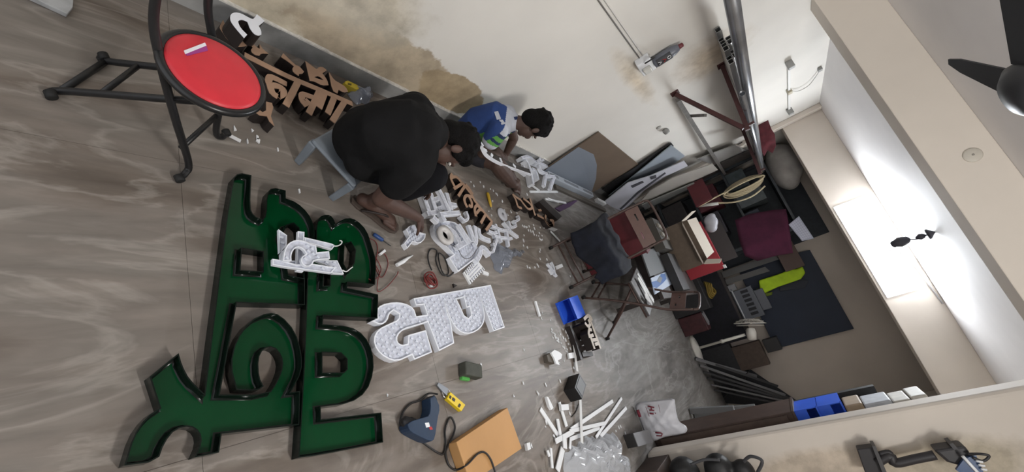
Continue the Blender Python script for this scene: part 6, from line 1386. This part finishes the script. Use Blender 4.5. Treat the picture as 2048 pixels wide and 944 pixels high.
M_ = (R_ + 1) * N_; fs = [(g * M_ + i * N_ + k, g * M_ + i * N_ + (k + 1) % N_, g * M_ + (i + 1) * N_ + (k + 1) % N_, g * M_ + (i + 1) * N_ + k) for g in (0, 1) for i in range(R_) for k in range(N_)]
bgm = MB(); bgm.add(vs, fs, 0, True)
bgo = bgm.build('bag_body', mat('white_bag_film', (0.56, 0.56, 0.60), 0.45, noise=0.06), wb)
bm = bmesh.new(); bm.from_mesh(bgo.data); bmesh.ops.remove_doubles(bm, verts=bm.verts, dist=1e-5); bmesh.ops.recalc_face_normals(bm, faces=bm.faces); bm.to_mesh(bgo.data); bm.free()
M_RP = mat('dark_red_print', (0.16, 0.015, 0.03), 0.5); W7 = tr(1240, 780, 5.12)
for st_, wd in (([(180, 205), (205, 275)], 0.026), ([(285, 165), (350, 180)], 0.012), ([(300, 205), (350, 210)], 0.010), ([(318, 180), (322, 205)], 0.010), ([(305, 240), (345, 245)], 0.011), ([(360, 236), (366, 240)], 0.011), ([(362, 436), (425, 442)], 0.011), ([(372, 468), (425, 470), (432, 445)], 0.010), ([(262, 170), (300, 270)], 0.004), ([(395, 150), (410, 230)], 0.003)):
    pp = []
    for x, y in W7(st_):
        p = at(x, y, Y=3.64); pp.append(p)
    MB().tube(pp, wd / 2, 6).build('print', M_RP, wb)
gbx = thing('grey_box', 'grey topped black box in front of the carrier bag', 'box', tuple(at(1275, 880, z=0)))
q = [at(x, y, z=0.09) for x, y in ((1267, 866), (1298, 859), (1307, 884), (1277, 893))]
MB().poly([[p - V(0, 0, 0.006) for p in q]], (0, 0, -0.083)).build('case', mat('black_case_mat', (0.02, 0.02, 0.02), 0.5), gbx)
MB().poly([q], (0, 0, -0.006)).build('lid', mat('grey_lid', (0.20, 0.20, 0.21), 0.5), gbx)
tag(bxt(MB(), 0.955, 1.42, 3.22, 3.555, 0.0, 0.19).build('brown_carton', mat('dark_brown_carton', (0.050, 0.033, 0.026), 0.6, noise=0.2), bevel=0.004), 'dark brown carton against the foot of the wall end', 'box')
bp_ = thing('backpack', 'black backpack standing on the dark brown carton', 'bag', (1.18, 3.40, 0.191))
bk = MB()
capsule(bk, [V(1.05, 3.40, 0.31), V(1.32, 3.40, 0.31)], (0.11, 0.11)); capsule(bk, [V(1.06, 3.42, 0.55), V(1.32, 3.42, 0.55)], (0.10, 0.10)); capsule(bk, [V(1.10, 3.43, 0.70), V(1.30, 3.43, 0.70)], (0.075, 0.075))
capsule(bk, [V(1.10, 3.32, 0.36), V(1.28, 3.32, 0.36)], (0.07, 0.07))
fuse(bk, 'bag_body', mat('black_nylon', (0.012, 0.012, 0.013), 0.5, noise=0.3, nscale=12, bump=0.3), bp_, 0.012, 4)
MB().tube(spline([V(1.03, 3.38, 0.74), V(1.00, 3.36, 0.80), V(1.03, 3.34, 0.86), V(1.10, 3.36, 0.80)], 6), 0.011, 8).build('strap', mat('grey_strap_mat', (0.05, 0.05, 0.055), 0.6), bp_)
MB().tube(spline([V(0.985, 3.33, 0.40), V(0.97, 3.34, 0.50), V(0.99, 3.35, 0.60)], 5), 0.010, 8).build('zip', mat('grey_strap_mat', (0.05, 0.05, 0.055), 0.6), bp_)
# wall fan on the wall end
wf = thing('wall_fan', 'dark wall mounted fan with blue blade on the wall end', 'fan', (1.12, 3.5, 1.45)); M_WF = mat('dark_fan_plastic', (0.022, 0.020, 0.022), 0.5)
def wp(x, y, Y_=3.45): return at(x, y, Y=Y_)
MB().poly([[wp(1714, 899), wp(1748, 895), wp(1772, 946), wp(1732, 950)]], (0, 0.085, 0)).build('wall_plate', M_WF, wf, bevel=0.006)
MB().poly([[wp(1744, 892, 3.42), wp(1751, 892, 3.42), wp(1774, 946, 3.42), wp(1766, 948, 3.42)]], (0, 0.10, 0)).build('plate_rim', mat('fan_rim_grey', (0.05, 0.048, 0.05), 0.5), wf)
MB().tube(spline([wp(1755, 925), wp(1780, 912), wp(1790, 926), wp(1830, 918), wp(1870, 910)], 5), (0.026), 10).build('arm', M_WF, wf)
MB().tube(spline([wp(1758, 908), wp(1778, 904), wp(1784, 915)], 4), 0.014, 8).build('tilt_knob', M_WF, wf)
MB().poly([[wp(1868, 901, 3.40), wp(1930, 892, 3.40), wp(1942, 908, 3.40), wp(1930, 935, 3.40), wp(1895, 925, 3.40)]], (0, 0.12, 0)).build('motor_housing', M_WF, wf, bevel=0.012)
MB().poly([[wp(1898, 888, 3.40), wp(1906, 886, 3.40), wp(1940, 925, 3.40), wp(1934, 930, 3.40)]], (0, 0.10, 0)).build('housing_rim', M_WF, wf)
MB().poly([[wp(1928, 918, 3.37), wp(1952, 910, 3.37), wp(1970, 950, 3.37), wp(1935, 955, 3.37), wp(1912, 940, 3.37)]], (0, 0.02, 0)).build('blade', mat('blue_fan_blade', (0.035, 0.070, 0.16), 0.3), wf)
MB().tube([wp(1925, 912, 3.36), wp(1960, 950, 3.36)], 0.008, 8).build('guard_rim', M_WHITE, wf)
MB().tube(spline([wp(1935, 908, 3.38), wp(1962, 908, 3.36), wp(1978, 912, 3.36), wp(1966, 922, 3.36), wp(1945, 915, 3.36)], 5), 0.007, 8).build('guard_wire', M_WF, wf)
for k in range(3): MB().tube([wp(1952 + 5 * k, 922 + 8 * k, 3.355), wp(1966 + 4 * k, 924 + 8 * k, 3.355)], 0.006, 6).build('guard_wire', M_WHITE, wf)
